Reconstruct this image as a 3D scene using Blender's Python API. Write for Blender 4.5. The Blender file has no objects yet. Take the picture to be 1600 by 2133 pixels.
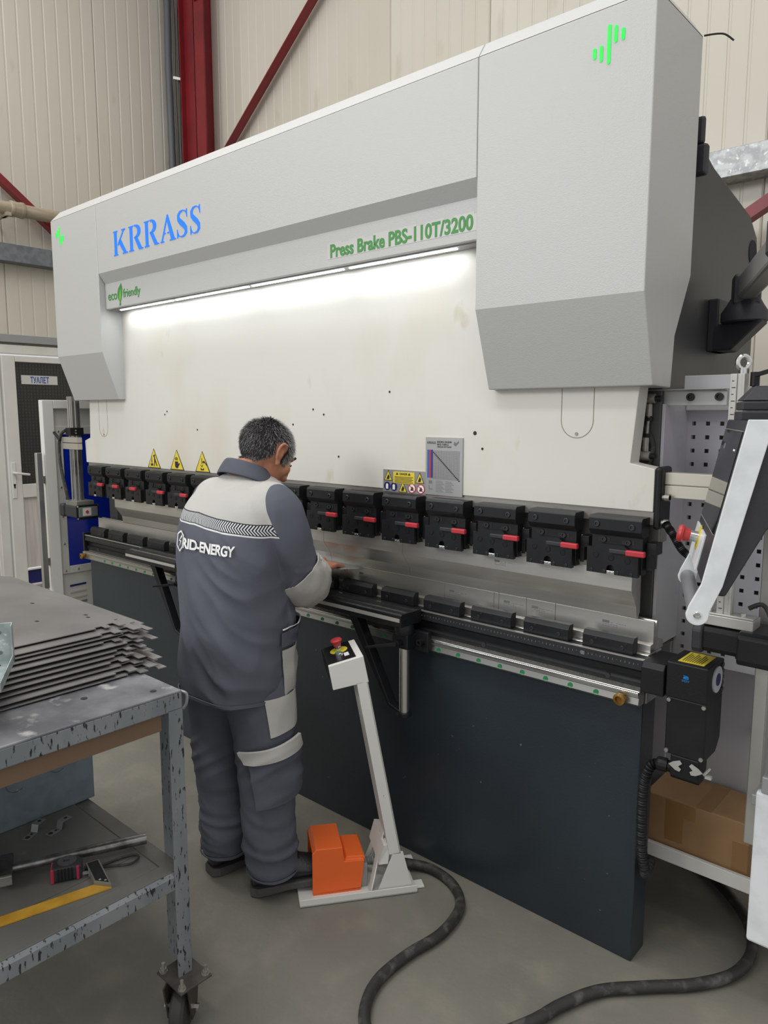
import bpy, bmesh, math, random
from mathutils import Vector, Matrix, noise
random.seed(7)
SC = bpy.context.scene
COL = SC.collection
PI = math.pi
# ---------------------------------------------------------------- camera, light, exposure
CAM_H = 1.62
cd = bpy.data.cameras.new('camera'); cam = bpy.data.objects.new('camera', cd); COL.objects.link(cam)
cd.sensor_fit = 'HORIZONTAL'; cd.sensor_width = 36.0; cd.lens = 36.0 * 1540.0 / 1600.0
cd.clip_start = 0.02; cd.clip_end = 100
yaw = math.radians(48.22); pit = math.radians(7.51)
fwd = Vector((-math.cos(yaw) * math.cos(pit), math.sin(yaw) * math.cos(pit), -math.sin(pit)))
cam.location = (0, 0, CAM_H); cam.rotation_euler = fwd.to_track_quat('-Z', 'Y').to_euler()
SC.camera = cam
w = bpy.data.worlds.new('world'); SC.world = w; w.use_nodes = True
w.node_tree.nodes['Background'].inputs[0].default_value = (0.98, 0.99, 1.0, 1)
w.node_tree.nodes['Background'].inputs[1].default_value = 0.60
def area(name, loc, target, sx, sy, power, col=(1, 1, 1)):
    l = bpy.data.lights.new(name, 'AREA'); l.shape = 'RECTANGLE'; l.size = sx; l.size_y = sy; l.energy = power; l.color = col
    o = bpy.data.objects.new(name, l); COL.objects.link(o); o.location = loc
    o.rotation_euler = (Vector(target) - Vector(loc)).to_track_quat('-Z', 'Y').to_euler(); return o
area('hall_lamp_row', (-4.2, 0.9, 6.4), (-4.2, 0.9, 0), 5.0, 0.7, 95, (1, 0.98, 0.95))
area('hall_lamp_row', (-0.6, -0.6, 6.4), (-0.6, -0.6, 0), 5.0, 0.7, 95, (1, 0.98, 0.95))
area('hall_window', (-6.3, -6.5, 5.4), (-2.0, 2.0, 1.4), 5.0, 2.2, 300, (0.95, 0.98, 1.0))
SC.view_settings.view_transform = 'Standard'; SC.view_settings.look = 'None'
SC.view_settings.exposure = 0.27; SC.view_settings.gamma = 1.0; SC.view_settings.use_curve_mapping = False
# ---------------------------------------------------------------- mesh helpers
class MB:
    def __init__(s): s.v = []; s.f = []
    def add(s, vs, fs):
        o = len(s.v); s.v += [tuple(v) for v in vs]; s.f += [tuple(i + o for i in f) for f in fs]; return s
    def box(s, x0, x1, y0, y1, z0, z1):
        return s.add([(x0,y0,z0),(x1,y0,z0),(x1,y1,z0),(x0,y1,z0),(x0,y0,z1),(x1,y0,z1),(x1,y1,z1),(x0,y1,z1)],
                     [(0,3,2,1),(4,5,6,7),(0,1,5,4),(1,2,6,5),(2,3,7,6),(3,0,4,7)])
    def obox(s, c, ax, ay, hx, hy, hz):
        c = Vector(c); ax = Vector(ax).normalized(); ay = Vector(ay); ay = (ay - ax * ay.dot(ax)).normalized(); az = ax.cross(ay)
        vs = [c + ax*hx*i + ay*hy*j + az*hz*k for k in (-1,1) for (i,j) in ((-1,-1),(1,-1),(1,1),(-1,1))]
        return s.add(vs, [(0,3,2,1),(4,5,6,7),(0,1,5,4),(1,2,6,5),(2,3,7,6),(3,0,4,7)])
    def prism(s, poly, a0, a1, fn):
        n = len(poly)
        vs = [fn(u, v, a0) for u, v in poly] + [fn(u, v, a1) for u, v in poly]
        fs = [tuple(range(n)), tuple(range(2*n-1, n-1, -1))] + [(i, i+n, (i+1) % n + n, (i+1) % n) for i in range(n)]
        return s.add(vs, fs)
    def px(s, poly, x0, x1): return s.prism(poly, x0, x1, lambda y, z, a: (a, y, z))
    def py(s, poly, y0, y1): return s.prism(poly, y0, y1, lambda x, z, a: (x, a, z))
    def pz(s, poly, z0, z1): return s.prism(poly, z0, z1, lambda x, y, a: (x, y, a))
    def cyl(s, p0, p1, r0, r1=None, n=16):
        r1 = r0 if r1 is None else r1
        p0 = Vector(p0); p1 = Vector(p1); d = (p1 - p0).normalized()
        a = d.orthogonal().normalized(); b = d.cross(a)
        ring = lambda p, r: [p + (a*math.cos(2*PI*i/n) + b*math.sin(2*PI*i/n)) * r for i in range(n)]
        return s.add(ring(p0, r0) + ring(p1, r1), [tuple(range(n-1, -1, -1)), tuple(range(n, 2*n))] + [(i, (i+1) % n, (i+1) % n + n, i+n) for i in range(n)])
    def lathe(s, c, axis, prof, n=20):
        c = Vector(c); d = Vector(axis).normalized(); a = d.orthogonal().normalized(); b = d.cross(a)
        vs = []; fs = []
        for r, h in prof: vs += [c + d*h + (a*math.cos(2*PI*i/n) + b*math.sin(2*PI*i/n)) * r for i in range(n)]
        for k in range(len(prof)-1): fs += [(k*n+i, k*n+(i+1) % n, (k+1)*n+(i+1) % n, (k+1)*n+i) for i in range(n)]
        fs += [tuple(range(n-1, -1, -1)), tuple(range((len(prof)-1)*n, len(prof)*n))]
        return s.add(vs, fs)
    def tube(s, path, r, n=10, radii=None, sub=1):
        P = [Vector(p) for p in path]
        if sub > 1:
            Q = []; R = []
            for i in range(len(P)-1):
                p0 = P[max(i-1,0)]; p1 = P[i]; p2 = P[i+1]; p3 = P[min(i+2,len(P)-1)]
                for k in range(sub):
                    t = k/sub
                    Q.append(0.5*((2*p1)+(p2-p0)*t+(2*p0-5*p1+4*p2-p3)*t*t+(3*p1-p0-3*p2+p3)*t**3))
            P = Q + [P[-1]]
        m = len(P); vs = []; fs = []; a = None
        for i in range(m):
            d = (P[min(i+1,m-1)] - P[max(i-1,0)]).normalized()
            if a is None: a = d.orthogonal().normalized()
            a = (a - d*a.dot(d)).normalized(); b = d.cross(a)
            rr = radii(i/(m-1)) if radii else r
            vs += [P[i] + (a*math.cos(2*PI*k/n) + b*math.sin(2*PI*k/n)) * rr for k in range(n)]
        for i in range(m-1): fs += [(i*n+k, i*n+(k+1) % n, (i+1)*n+(k+1) % n, (i+1)*n+k) for k in range(n)]
        fs += [tuple(range(n-1,-1,-1)), tuple(range((m-1)*n, m*n))]
        return s.add(vs, fs)
    def ell(s, c, rx, ry, rz, seg=20, rings=12, rot=None):
        c = Vector(c); vs = []; fs = []
        for j in range(1, rings):
            t = PI*j/rings
            for i in range(seg):
                p = 2*PI*i/seg; v = Vector((rx*math.sin(t)*math.cos(p), ry*math.sin(t)*math.sin(p), rz*math.cos(t)))
                vs.append(c + (rot @ v if rot else v))
        top = Vector((0,0,rz)); bot = Vector((0,0,-rz))
        vs += [c + (rot @ top if rot else top), c + (rot @ bot if rot else bot)]
        nT = (rings-1)*seg
        for j in range(rings-2): fs += [(j*seg+i, (j+1)*seg+i, (j+1)*seg+(i+1) % seg, j*seg+(i+1) % seg) for i in range(seg)]
        fs += [(nT, i, (i+1) % seg) for i in range(seg)] + [(nT+1, (rings-2)*seg+(i+1) % seg, (rings-2)*seg+i) for i in range(seg)]
        return s.add(vs, fs)
    def mesh(s, name, smooth=False):
        me = bpy.data.meshes.new(name); me.from_pydata(s.v, [], s.f)
        bm = bmesh.new(); bm.from_mesh(me); bmesh.ops.recalc_face_normals(bm, faces=bm.faces); bm.to_mesh(me); bm.free()
        if smooth:
            me.polygons.foreach_set('use_smooth', [True]*len(me.polygons)); me.set_sharp_from_angle(angle=math.radians(38))
        me.update(); return me
WLOC = {}
def link(o, parent=None):
    COL.objects.link(o)
    if parent is not None:
        o.parent = parent
        if parent.name in WLOC: o.matrix_parent_inverse = Matrix.Translation(-WLOC[parent.name])
    return o
def tag(o, label=None, cat=None, group=None, kind=None):
    if label: o['label'] = label
    if cat: o['category'] = cat
    if group: o['group'] = group
    if kind: o['kind'] = kind
    return o
def thing(name, label, cat, loc=(0,0,0), group=None, rotz=None):
    """Empty at the base of a thing. With rotz the parts are given in its local frame, otherwise in world coordinates."""
    o = bpy.data.objects.new(name, None); o.empty_display_size = 0.05; COL.objects.link(o); o.location = loc
    if rotz is None: WLOC[o.name] = Vector(loc)
    else: o.rotation_euler = (0, 0, rotz)
    return tag(o, label, cat, group)
def bev(o, wdt, seg=2):
    if wdt:
        m = o.modifiers.new('bevel', 'BEVEL'); m.width = wdt; m.segments = seg; m.limit_method = 'ANGLE'; m.angle_limit = math.radians(40)
    return o
def part(name, mb, mat, parent=None, bevel=0, smooth=False, label=None, kind=None):
    me = mb if isinstance(mb, bpy.types.Mesh) else mb.mesh(name, smooth)
    o = bpy.data.objects.new(name, me)
    if not me.materials: me.materials.append(mat)
    link(o, parent); bev(o, bevel)
    if label: o['label'] = label
    if kind: o['kind'] = kind
    return o
def inst(name, me, parent, loc=(0,0,0), rot=(0,0,0)):
    o = bpy.data.objects.new(name, me); link(o, parent); o.location = loc; o.rotation_euler = rot; return o
def copy_tree(o, parent=None, loc=None):
    c = o.copy(); COL.objects.link(c)
    if o.name in WLOC: WLOC[c.name] = WLOC[o.name]
    if parent is not None: c.parent = parent
    if loc is not None: c.location = loc
    for ch in list(o.children): copy_tree(ch, c)
    return c
def text_mb(body, w, h, fn, offset=0.0, depth=0.0012, shear=0.0, spacing=1.0):
    """Lettering fitted to a box w by h, mapped by fn(u, v, d) to 3D; d runs along the thickness."""
    cu = bpy.data.curves.new('lettering', 'FONT'); cu.body = body; cu.offset = offset; cu.shear = shear; cu.space_character = spacing; cu.resolution_u = 4
    ob = bpy.data.objects.new('lettering', cu); me = bpy.data.meshes.new_from_object(ob)
    xs = [v.co.x for v in me.vertices]; ys = [v.co.y for v in me.vertices]
    x0, x1, y0, y1 = min(xs), max(xs), min(ys), max(ys); sx = w/(x1-x0); sy = h/(y1-y0) if h else sx
    mb = MB(); n = len(me.vertices)
    pts = [((v.co.x-x0)*sx, (v.co.y-y0)*sy) for v in me.vertices]
    mb.add([fn(u, v, depth) for u, v in pts], [tuple(p.vertices) for p in me.polygons])
    mb.v += [fn(u, v, 0.0) for u, v in pts]
    ec = {}
    for p in me.polygons:
        vv = list(p.vertices)
        for i in range(len(vv)): ec.setdefault(frozenset((vv[i], vv[(i+1) % len(vv)])), []).append((vv[i], vv[(i+1) % len(vv)]))
    for e, l in ec.items():
        if len(l) == 1: a, b = l[0]; mb.f.append((b, a, a+n, b+n))
    bpy.data.objects.remove(ob); bpy.data.meshes.remove(me); bpy.data.curves.remove(cu)
    return mb
def ribbon(mb, pts, ws, fn, depth=0.0015):
    P = [Vector((p[0], p[1], 0)) for p in pts]; L = []; R = []
    for i, p in enumerate(P):
        d = (P[min(i+1, len(P)-1)] - P[max(i-1, 0)]).normalized(); nn = Vector((-d.y, d.x, 0)); hw = ws[i]/2
        L.append(p + nn*hw); R.append(p - nn*hw)
    for i in range(len(P)-1):
        mb.prism([(L[i].x, L[i].y), (L[i+1].x, L[i+1].y), (R[i+1].x, R[i+1].y), (R[i].x, R[i].y)], 0, depth, fn)
    return mb
# ---------------------------------------------------------------- materials
def lin(h):
    h = h.lstrip('#'); c = [int(h[i:i+2], 16)/255 for i in (0, 2, 4)]
    return tuple((x/12.92 if x <= 0.04045 else ((x+0.055)/1.055)**2.4) for x in c) + (1,)
def M(name, c, rough=0.5, metal=0.0, c2=None, vs=4.0, rng=(0.4, 0.65), stretch=(1,1,1), bump=0.0, bs=60.0, bstretch=None, emit=0.0, spec=0.5, coat=0.0, c3=None, vs3=30.0, rng3=(0.62, 0.7), detail=4.0, rv=0.0):
    m = bpy.data.materials.new(name); m.use_nodes = True; nt = m.node_tree; N = nt.nodes; L = nt.links
    b = N['Principled BSDF']; b.inputs['Base Color'].default_value = lin(c); b.inputs['Roughness'].default_value = rough; b.inputs['Metallic'].default_value = metal
    b.inputs['Specular IOR Level'].default_value = spec; b.inputs['Coat Weight'].default_value = coat
    tc = N.new('ShaderNodeTexCoord')
    def mp(st):
        q = N.new('ShaderNodeMapping'); q.inputs['Scale'].default_value = st; L.new(tc.outputs['Object'], q.inputs['Vector']); return q.outputs['Vector']
    def nz(sc, st, det=4.0):
        q = N.new('ShaderNodeTexNoise'); q.inputs['Scale'].default_value = sc; q.inputs['Detail'].default_value = det; L.new(mp(st), q.inputs['Vector']); return q.outputs['Fac']
    def ramp(src, r):
        q = N.new('ShaderNodeMapRange'); q.inputs['From Min'].default_value = r[0]; q.inputs['From Max'].default_value = r[1]; L.new(src, q.inputs['Value']); return q.outputs['Result']
    cur = None
    for (cc, sc, rr, st) in ((c2, vs, rng, stretch), (c3, vs3, rng3, stretch)):
        if cc is None: continue
        f = ramp(nz(sc, st, detail), rr); x = N.new('ShaderNodeMix'); x.data_type = 'RGBA'; L.new(f, x.inputs['Factor'])
        if cur is None: x.inputs[6].default_value = lin(c)
        else: L.new(cur, x.inputs[6])
        x.inputs[7].default_value = lin(cc); cur = x.outputs[2]
    if cur is not None: L.new(cur, b.inputs['Base Color'])
    if rv:
        f = nz(vs*2, stretch); q = N.new('ShaderNodeMapRange'); q.inputs['From Min'].default_value = 0.3; q.inputs['From Max'].default_value = 0.7
        q.inputs['To Min'].default_value = rough - rv; q.inputs['To Max'].default_value = rough + rv; L.new(f, q.inputs['Value']); L.new(q.outputs['Result'], b.inputs['Roughness'])
    if bump:
        q = N.new('ShaderNodeBump'); q.inputs['Strength'].default_value = bump; q.inputs['Distance'].default_value = 0.004
        L.new(nz(bs, bstretch or (1,1,1), 3.0), q.inputs['Height']); L.new(q.outputs['Normal'], b.inputs['Normal'])
    if emit:
        b.inputs['Emission Color'].default_value = lin(c); b.inputs['Emission Strength'].default_value = emit
    return m
HOOD = M('hood_paint', '#babab7', 0.36, bump=0.22, bs=420, spec=0.5)
RAM = M('ram_paint', '#d6d3cb', 0.33, c2='#d0cabb', vs=3.2, rng=(0.5, 0.75), stretch=(1,1,0.6), c3='#bdb093', vs3=8.0, rng3=(0.66, 0.82), bump=0.05, bs=40)
NAVY = M('apron_paint', '#252d34', 0.32, c2='#2b343a', vs=2.0, c3='#565d5f', vs3=38, rng3=(0.74, 0.76), bump=0.1, bs=160)
DGREY = M('frame_paint', '#3c3d3e', 0.42, c2='#434342', vs=3)
BLACK = M('black_oxide', '#151618', 0.42, c2='#1d1f21', vs=8, bump=0.05, bs=120, spec=0.35)
BLACK2 = M('black_plastic', '#131416', 0.5, bump=0.12, bs=300, spec=0.35)
CHARC = M('charcoal_plastic', '#2c2c31', 0.5, bump=0.1, bs=300)
STEEL = M('brushed_steel', '#cfccc6', 0.36, 0.82, c2='#b3b0ab', vs=3, stretch=(0.4,5,5), rv=0.04)
STEELD = M('ground_steel', '#a19d96', 0.4, 0.55, c2='#87837d', vs=4, stretch=(0.6,5,5), c3='#6a655d', vs3=11, rng3=(0.62,0.8))
CHROME = M('bright_steel', '#d5d5d3', 0.2, 1.0)
ALU = M('anodised_aluminium', '#c6c5c0', 0.38, 0.6, c2='#b4b2ac', vs=6)
REDGRIP = M('red_grip', '#b8303a', 0.45)
REDBTN = M('red_button', '#b9383a', 0.42)
YEL = M('yellow_print', '#dcc53a', 0.5)
INK = M('black_print', '#1d1b18', 0.6)
INKG = M('grey_print', '#6d6f70', 0.6)
WHT = M('white_print', '#e8e8e6', 0.55)
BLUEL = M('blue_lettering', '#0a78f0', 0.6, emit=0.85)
GREENL = M('green_lamp', '#17f04a', 0.5, emit=0.85)
GREENT = M('green_print', '#3c8a3b', 0.5)
GREENB = M('lime_print', '#7fb04a', 0.5)
HALO = M('sticker_film', '#c1bfbb', 0.4)
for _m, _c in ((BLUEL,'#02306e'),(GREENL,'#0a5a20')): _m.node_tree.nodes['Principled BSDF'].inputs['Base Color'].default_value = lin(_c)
LED = M('led_diffuser', '#f4faff', 0.4, emit=12.0)
BRASS = M('old_brass', '#a5803a', 0.42, 0.6, c2='#7d5a25', vs=40)
GRN = M('green_plug', '#1f7a45', 0.6)
WHITEP = M('white_paint', '#dcdbd5', 0.42, c3='#55524c', vs3=60, rng3=(0.76,0.78))
WHITEA = M('white_panel', '#dfe2e3', 0.35, c2='#d3d6d7', vs=20)
WALLP = M('wall_panel_paint', '#cbc5b8', 0.38, c2='#c2bbac', vs=0.7, stretch=(1,1,0.4), c3='#b3aa98', vs3=5, rng3=(0.66,0.85), bump=0.05, bs=6)
CONC = M('concrete', '#7d796f', 0.55, c2='#706d65', vs=1.6, rng=(0.3,0.7), c3='#8a8576', vs3=7, rng3=(0.5,0.85), bump=0.25, bs=45, detail=12)
REDP = M('red_oxide_paint', '#7e1820', 0.4, c2='#70141c', vs=4)
GALV = M('galvanised', '#a3a5a4', 0.42, 0.55, c2='#8b8d8d', vs=22, rng=(0.42,0.6), c3='#bcbdbb', vs3=38, rng3=(0.58,0.66), detail=2)
GALVD = M('dull_galvanised', '#7b8084', 0.5, 0.4, c2='#6a6f73', vs=18, rng=(0.4,0.62))
PVC = M('white_pvc', '#d9d7d0', 0.35, c2='#d0cdc4', vs=2)
PLANK = M('white_plank', '#cfc9c2', 0.5, c2='#bfb7b0', vs=5, stretch=(1,6,0.4))
GREYM = M('grey_trim', '#9b9c9c', 0.45, 0.3)
PIPE = M('pipe_plastic', '#a89c88', 0.38, c2='#978a75', vs=8, stretch=(4,0.6,4))
BLUEP = M('blue_polycarbonate', '#0a2aa8', 0.12, c2='#0a2596', vs=0.8, spec=0.6)
BLUEB = M('blue_sticker', '#1a1c5c', 0.45)
LILAC = M('guard_paint', '#b7b6b6', 0.35, 0.1, c2='#acaab2', vs=1.5)
HOLE = M('guard_back', '#85837d', 0.6)
CARD = M('cardboard', '#9c7a55', 0.75, c2='#8d6d4a', vs=5)
TAPE = M('packing_tape', '#8a673f', 0.35)
RUB = M('cable_rubber', '#2d2c2b', 0.6, c2='#55534e', vs=26, rng=(0.52,0.7), stretch=(1,1,1), bump=0.3, bs=90)
SHEET = M('mill_steel', '#868382', 0.38, 0.6, c2='#969290', vs=2.0, c3='#b3afac', vs3=9, rng3=(0.66,0.8), rv=0.07)
BENCH = M('worn_bench', '#8b8b8e', 0.42, 0.5, c2='#65666c', vs=5, rng=(0.42,0.6), c3='#b9b9b8', vs3=13, rng3=(0.60,0.72), stretch=(1.2,1.2,1.2), detail=7)
BENCHL = M('chipped_bench_paint', '#8d9194', 0.45, 0.3, c2='#7c8286', vs=6, c3='#2c2d30', vs3=75, rng3=(0.59,0.63), stretch=(1.6,1.6,0.45), detail=6)
SHELF = M('shelf_steel', '#77756f', 0.5, 0.2, c2='#67655f', vs=4, c3='#8b8982', vs3=12, rng3=(0.64,0.76))
BOXM = M('blue_grey_enclosure', '#76838a', 0.5, 0.1, c2='#6a777e', vs=24, c3='#95a0a4', vs3=40, rng3=(0.72,0.75))
ORANGE = M('orange_paint', '#ea6a2e', 0.4)
JACK = M('dark_workwear', '#5c5f69', 0.85, c2='#53565f', vs=6, bump=0.3, bs=35, spec=0.2)
LIGHTF = M('light_workwear', '#bcb9b3', 0.85, c2='#b1aea8', vs=8, bump=0.25, bs=35, spec=0.2)
SKIN = M('skin', '#b47c60', 0.5, c2='#a86c52', vs=14)
RUBS = M('shoe_sole', '#4d4c4b', 0.7)
LEATH = M('black_leather', '#232326', 0.4, bump=0.2, bs=140)
BROWN = M('brown_wood', '#6f5844', 0.6)
GLASSD = M('patterned_glass', '#2a2a29', 0.18, spec=0.7)
SCREEN = M('dark_glass', '#101214', 0.05, spec=0.8)
# ================================================================ the setting
fl = part('floor', MB().box(-7.4, 3.0, -4.0, 5.2, -0.15, 0.0), CONC); tag(fl, 'smooth grey concrete workshop floor with stains', 'floor', kind='structure')
def panel_mb(n, pitch, z0, z1, fn):
    """a strip of ribbed cladding n ribs wide; fn(u, d, z): u along the wall, d towards the room"""
    prof = []
    for i in range(n):
        u = i*pitch
        prof += [(u + 0.004, 0.001), (u + 0.008, 0.0042), (u + pitch - 0.012, 0.0042), (u + pitch - 0.008, 0.001)]
    prof[0] = (0.0015, -0.004); prof.append((n*pitch - 0.0015, -0.004))
    mb = MB(); k = len(prof)
    mb.add([fn(u, d, z0) for u, d in prof] + [fn(u, d, z1) for u, d in prof], [(i, i+1, i+1+k, i+k) for i in range(k-1)])
    return mb
RIB = 0.1185; NR = 8; PW = RIB*NR
wb = part('wall_back', MB().box(-7.2, 3.0, 4.76, 4.95, 0, 7.2), WALLP); tag(wb, 'cream ribbed metal cladding wall behind the press brake', 'wall', kind='structure')
pm = panel_mb(NR, RIB, 0.0, 7.2, lambda u, d, z: (u, -d, z)).mesh('wall_panel'); pm.materials.append(WALLP)
i = 0
while -7.02 + i*PW < 2.6:
    inst('wall_panel', pm, wb, (-7.02 + i*PW, 4.752, 0)); i += 1
wl = part('wall_left', MB().add([(-7.25,-4,0),(-7.06,-4,0),(-7.06,2.62,0),(-7.25,2.62,0),(-7.25,-4,7.2),(-7.06,-4,7.2),(-7.06,2.62,7.2),(-7.25,2.62,7.2)],
     [(0,3,2,1),(4,5,6,7),(0,1,5,4),(1,2,6,5),(2,3,7,6),(3,0,4,7)]).box(-7.25,-7.06,2.62,3.74,2.24,7.2).box(-7.25,-7.06,3.74,4.95,0,7.2), WALLP)
tag(wl, 'cream ribbed metal cladding wall with the white door in it', 'wall', kind='structure')
pmL = panel_mb(NR, RIB, 2.26, 7.2, lambda u, d, z: (d, u, z)).mesh('wall_panel'); pmL.materials.append(WALLP)
pmF = panel_mb(NR, RIB, 0.0, 7.2, lambda u, d, z: (d, u, z)).mesh('wall_panel'); pmF.materials.append(WALLP)
for k in range(9):
    y = 4.72 - (k+1)*PW
    inst('wall_panel', pmL if (y < 3.75 and y + PW > 2.55) else pmF, wl, (-7.052, y, 0))
# horizontal steel girts, column, braces
def top(name, mb, mat, label, cat, kind=None, bevel=0, smooth=False, group=None):
    o = part(name, mb, mat, None, bevel, smooth); return tag(o, label, cat, group, kind)
top('wall_girt', MB().px([(4.58,2.955),(4.745,2.955),(4.745,2.965),(4.592,2.965),(4.592,3.10),(4.745,3.10),(4.745,3.11),(4.58,3.11)], -6.3, 2.6), GALV, 'galvanised steel girt running along the wall right of the press brake', 'beam', bevel=0.003)
top('wall_girt', MB().py([(-7.04,2.95),(-6.90,2.95),(-6.90,3.10),(-7.04,3.10),(-7.04,3.09),(-6.912,3.09),(-6.912,2.96),(-7.04,2.96)], -3.9, 4.5), GALVD, 'dark galvanised girt on the wall above the toilet door', 'beam', bevel=0.003)
ct = thing('steel_column', 'dark red painted steel column in the wall corner', 'column', (-6.6, 4.65, 0))
part('web', MB().box(-6.80, -6.55, 4.60, 4.615, 0, 7.2), REDP, ct)
part('flange', MB().box(-6.555, -6.395, 4.545, 4.56, 0, 7.2), REDP, ct)
part('flange', MB().box(-6.81, -6.795, 4.55, 4.75, 0, 7.2), REDP, ct)
part('stiffener', MB().box(-6.56, -6.545, 4.545, 4.75, 0, 7.2), REDP, ct)
part('connection_plate', MB().box(-6.52, -6.40, 4.53, 4.545, 5.58, 5.9), REDP, ct, 0.003)
def lbrace(name, p0, p1, nrm, label):
    p0 = Vector(p0); p1 = Vector(p1); d = (p1-p0).normalized(); nv = Vector(nrm); s = d.cross(nv).normalized()
    c = (p0+p1)/2; L = (p1-p0).length/2
    t = thing(name, label, 'brace', p0)
    part('angle_flat', MB().obox(c, d, s, L, 0.045, 0.004), REDP, t)
    part('angle_leg', MB().obox(c + s*0.041 + nv*0.04, d, s, L, 0.004, 0.04), REDP, t)
lbrace('diagonal_brace', (-6.36, 4.68, 4.10), (-3.6, 4.68, 6.15), (0,-1,0), 'dark red diagonal steel brace rising beside the column')
lbrace('diagonal_brace', (-2.2, 4.53, 2.23), (1.0, 4.53, 4.02), (0,-1,0), 'dark red diagonal brace seen behind the pendant arm')
lbrace('diagonal_brace', (-6.97, 2.2, 4.118), (-6.97, 3.40, 3.17), (1,0,0), 'dark red diagonal brace above the pipe on the side wall')
pt = thing('drain_pipe', 'beige plastic pipe running along the side wall', 'pipe', (-6.82, 2.9, 3.38))
part('pipe_run', MB().cyl((-6.82,-3.5,3.375), (-6.82,4.4,3.375), 0.055, n=20), PIPE, pt, smooth=True)
part('pipe_coupling', MB().lathe((-6.82,2.80,3.375), (0,1,0), [(0.062,0),(0.068,0.01),(0.068,0.03),(0.064,0.032),(0.064,0.09),(0.068,0.092),(0.068,0.115),(0.062,0.125)], 24), PIPE, pt, smooth=True)
part('pipe_clip', MB().box(-6.89,-6.75,2.75,2.79,3.30,3.33).box(-7.05,-6.80,2.76,2.78,3.30,3.32), PIPE, pt)
# cables and conduit beside the column
def wig(x, y, z0, z1, amp, n=9, seed=0):
    rr = random.Random(seed); return [(x + rr.uniform(-amp, amp), y + rr.uniform(-amp, amp), z0 + (z1-z0)*k/n) for k in range(n+1)]
top('flexible_conduit', MB().tube(wig(-6.93, 4.50, 1.5, 6.6, 0.006, 10, 3), 0.028, 12, sub=4, radii=lambda t: 0.036 + 0.002*math.sin(t*900)), M('conduit_grey', '#53565a', 0.5), 'grey flexible conduit next to the red column', 'conduit', smooth=True)
cab = M('wall_cable', '#4c4842', 0.55)
for k, (x, y, lb) in enumerate([(-6.90,4.55,'thin dark wall cable next to the grey conduit'),(-6.88,4.585,'thin dark wall cable in the middle of the bundle'),(-6.855,4.61,'thin dark wall cable crossing over its neighbour'),(-6.835,4.60,'thin dark wall cable nearest the red column')]):
    top('wall_cable', MB().tube(wig(x, y, 1.5, 6.6, 0.012, 9, 10+k), 0.012, 6, sub=4), cab, lb, 'cable', smooth=True, group='cables beside the column')
top('wall_cable', MB().tube(wig(-6.815, 4.575, 1.5, 5.35, 0.008, 9, 33), 0.008, 6, sub=4), M('white_cable', '#cfc5b2', 0.5), 'single cream cable ending beside the red column', 'cable', smooth=True)
top('cable_tie', MB().obox((-6.855,4.555,4.98), (1,0.9,-0.25), (0,1,0), 0.05, 0.004, 0.012), WHT, 'white cable tie around the dark cables', 'cable tie')
# the door
dr = part('door_1', MB().box(-7.06,-6.99,2.62,2.70,0,2.24).box(-7.06,-6.99,3.66,3.74,0,2.24).box(-7.06,-6.99,2.70,3.66,2.16,2.24), PVC, None, 0.006)
tag(dr, 'white plastic door with dark patterned glass and a sign', 'door', kind='structure')
part('door_stile', MB().box(-7.04,-6.97,2.715,2.83,0.03,2.145), PVC, dr, 0.006)
part('door_stile', MB().box(-7.04,-6.97,3.54,3.65,0.03,2.145), PVC, dr, 0.006)
part('door_rail', MB().box(-7.04,-6.97,2.83,3.54,2.09,2.145), PVC, dr, 0.006)
part('door_rail', MB().box(-7.04,-6.97,2.83,3.54,0.86,0.985), PVC, dr, 0.006)
part('door_rail', MB().box(-7.04,-6.97,2.83,3.54,0.03,0.05), PVC, dr, 0.004)
part('glass_bead', MB().box(-6.985,-6.965,2.825,3.545,0.18,0.195), PVC, dr, 0.003)
gp = part('glass_pane', MB().box(-7.02,-7.00,2.83,3.54,0.985,2.09), GLASSD, dr)
mb = MB()
for a in range(25):
    for b in range(38):
        y = 2.845 + a*0.0285; z = 1.0 + b*0.0285
        mb.box(-7.0, -6.996, y, y+0.019, z, z+0.019)
part('glass_relief', mb, M('glass_relief', '#31312f', 0.25, spec=0.7), gp, kind='stuff')
for k in range(5):
    part('plank', MB().box(-7.02,-6.995,2.833+k*0.1415,2.833+k*0.1415+0.138,0.20,0.86), PLANK, dr, 0.003)
st = part('door_sticker', MB().box(-7.01,-6.985,2.83,3.54,0.05,0.18), BLUEB, dr)
fnX = lambda y0, z0, x=-6.985: (lambda u, v, d: (x + d, y0 + u, z0 + v))
gold = M('gold_print', '#c9a24e', 0.5)
f_ = fnX(2.98, 0.06)
part('emblem', MB().prism([(0.0,0.0),(0.022,0.0),(0.075,0.085),(0.06,0.11)], 0, 0.002, f_).prism([(0.065,0.105),(0.08,0.105),(0.14,0.0),(0.115,0.0)], 0, 0.002, f_).prism([(0.04,0.0),(0.062,0.0),(0.082,0.03),(0.066,0.045)], 0, 0.002, f_), gold, st)
part('lettering', text_mb('ABEL', 0.24, 0.06, fnX(3.19, 0.085), 0.01, 0.002), WHT, st)
sg = part('door_sign', MB().box(-6.999,-6.993,2.885,3.215,1.895,1.975), M('sign_plate', '#c9c7c2', 0.4), dr)
part('lettering', text_mb('ТУАЛЕТ', 0.17, 0.058, fnX(2.965, 1.907, -6.993), 0.02, 0.002), M('sign_blue', '#35508f', 0.5), sg)
hp = part('handle_plate', MB().box(-6.972,-6.962,2.735,2.775,0.86,1.19), PVC, dr, 0.012)
part('lever', MB().tube([(-6.965,2.755,1.095),(-6.925,2.755,1.095),(-6.915,2.785,1.09),(-6.915,2.875,1.075)], 0.011, 10, sub=4), PVC, hp, smooth=True)
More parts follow.
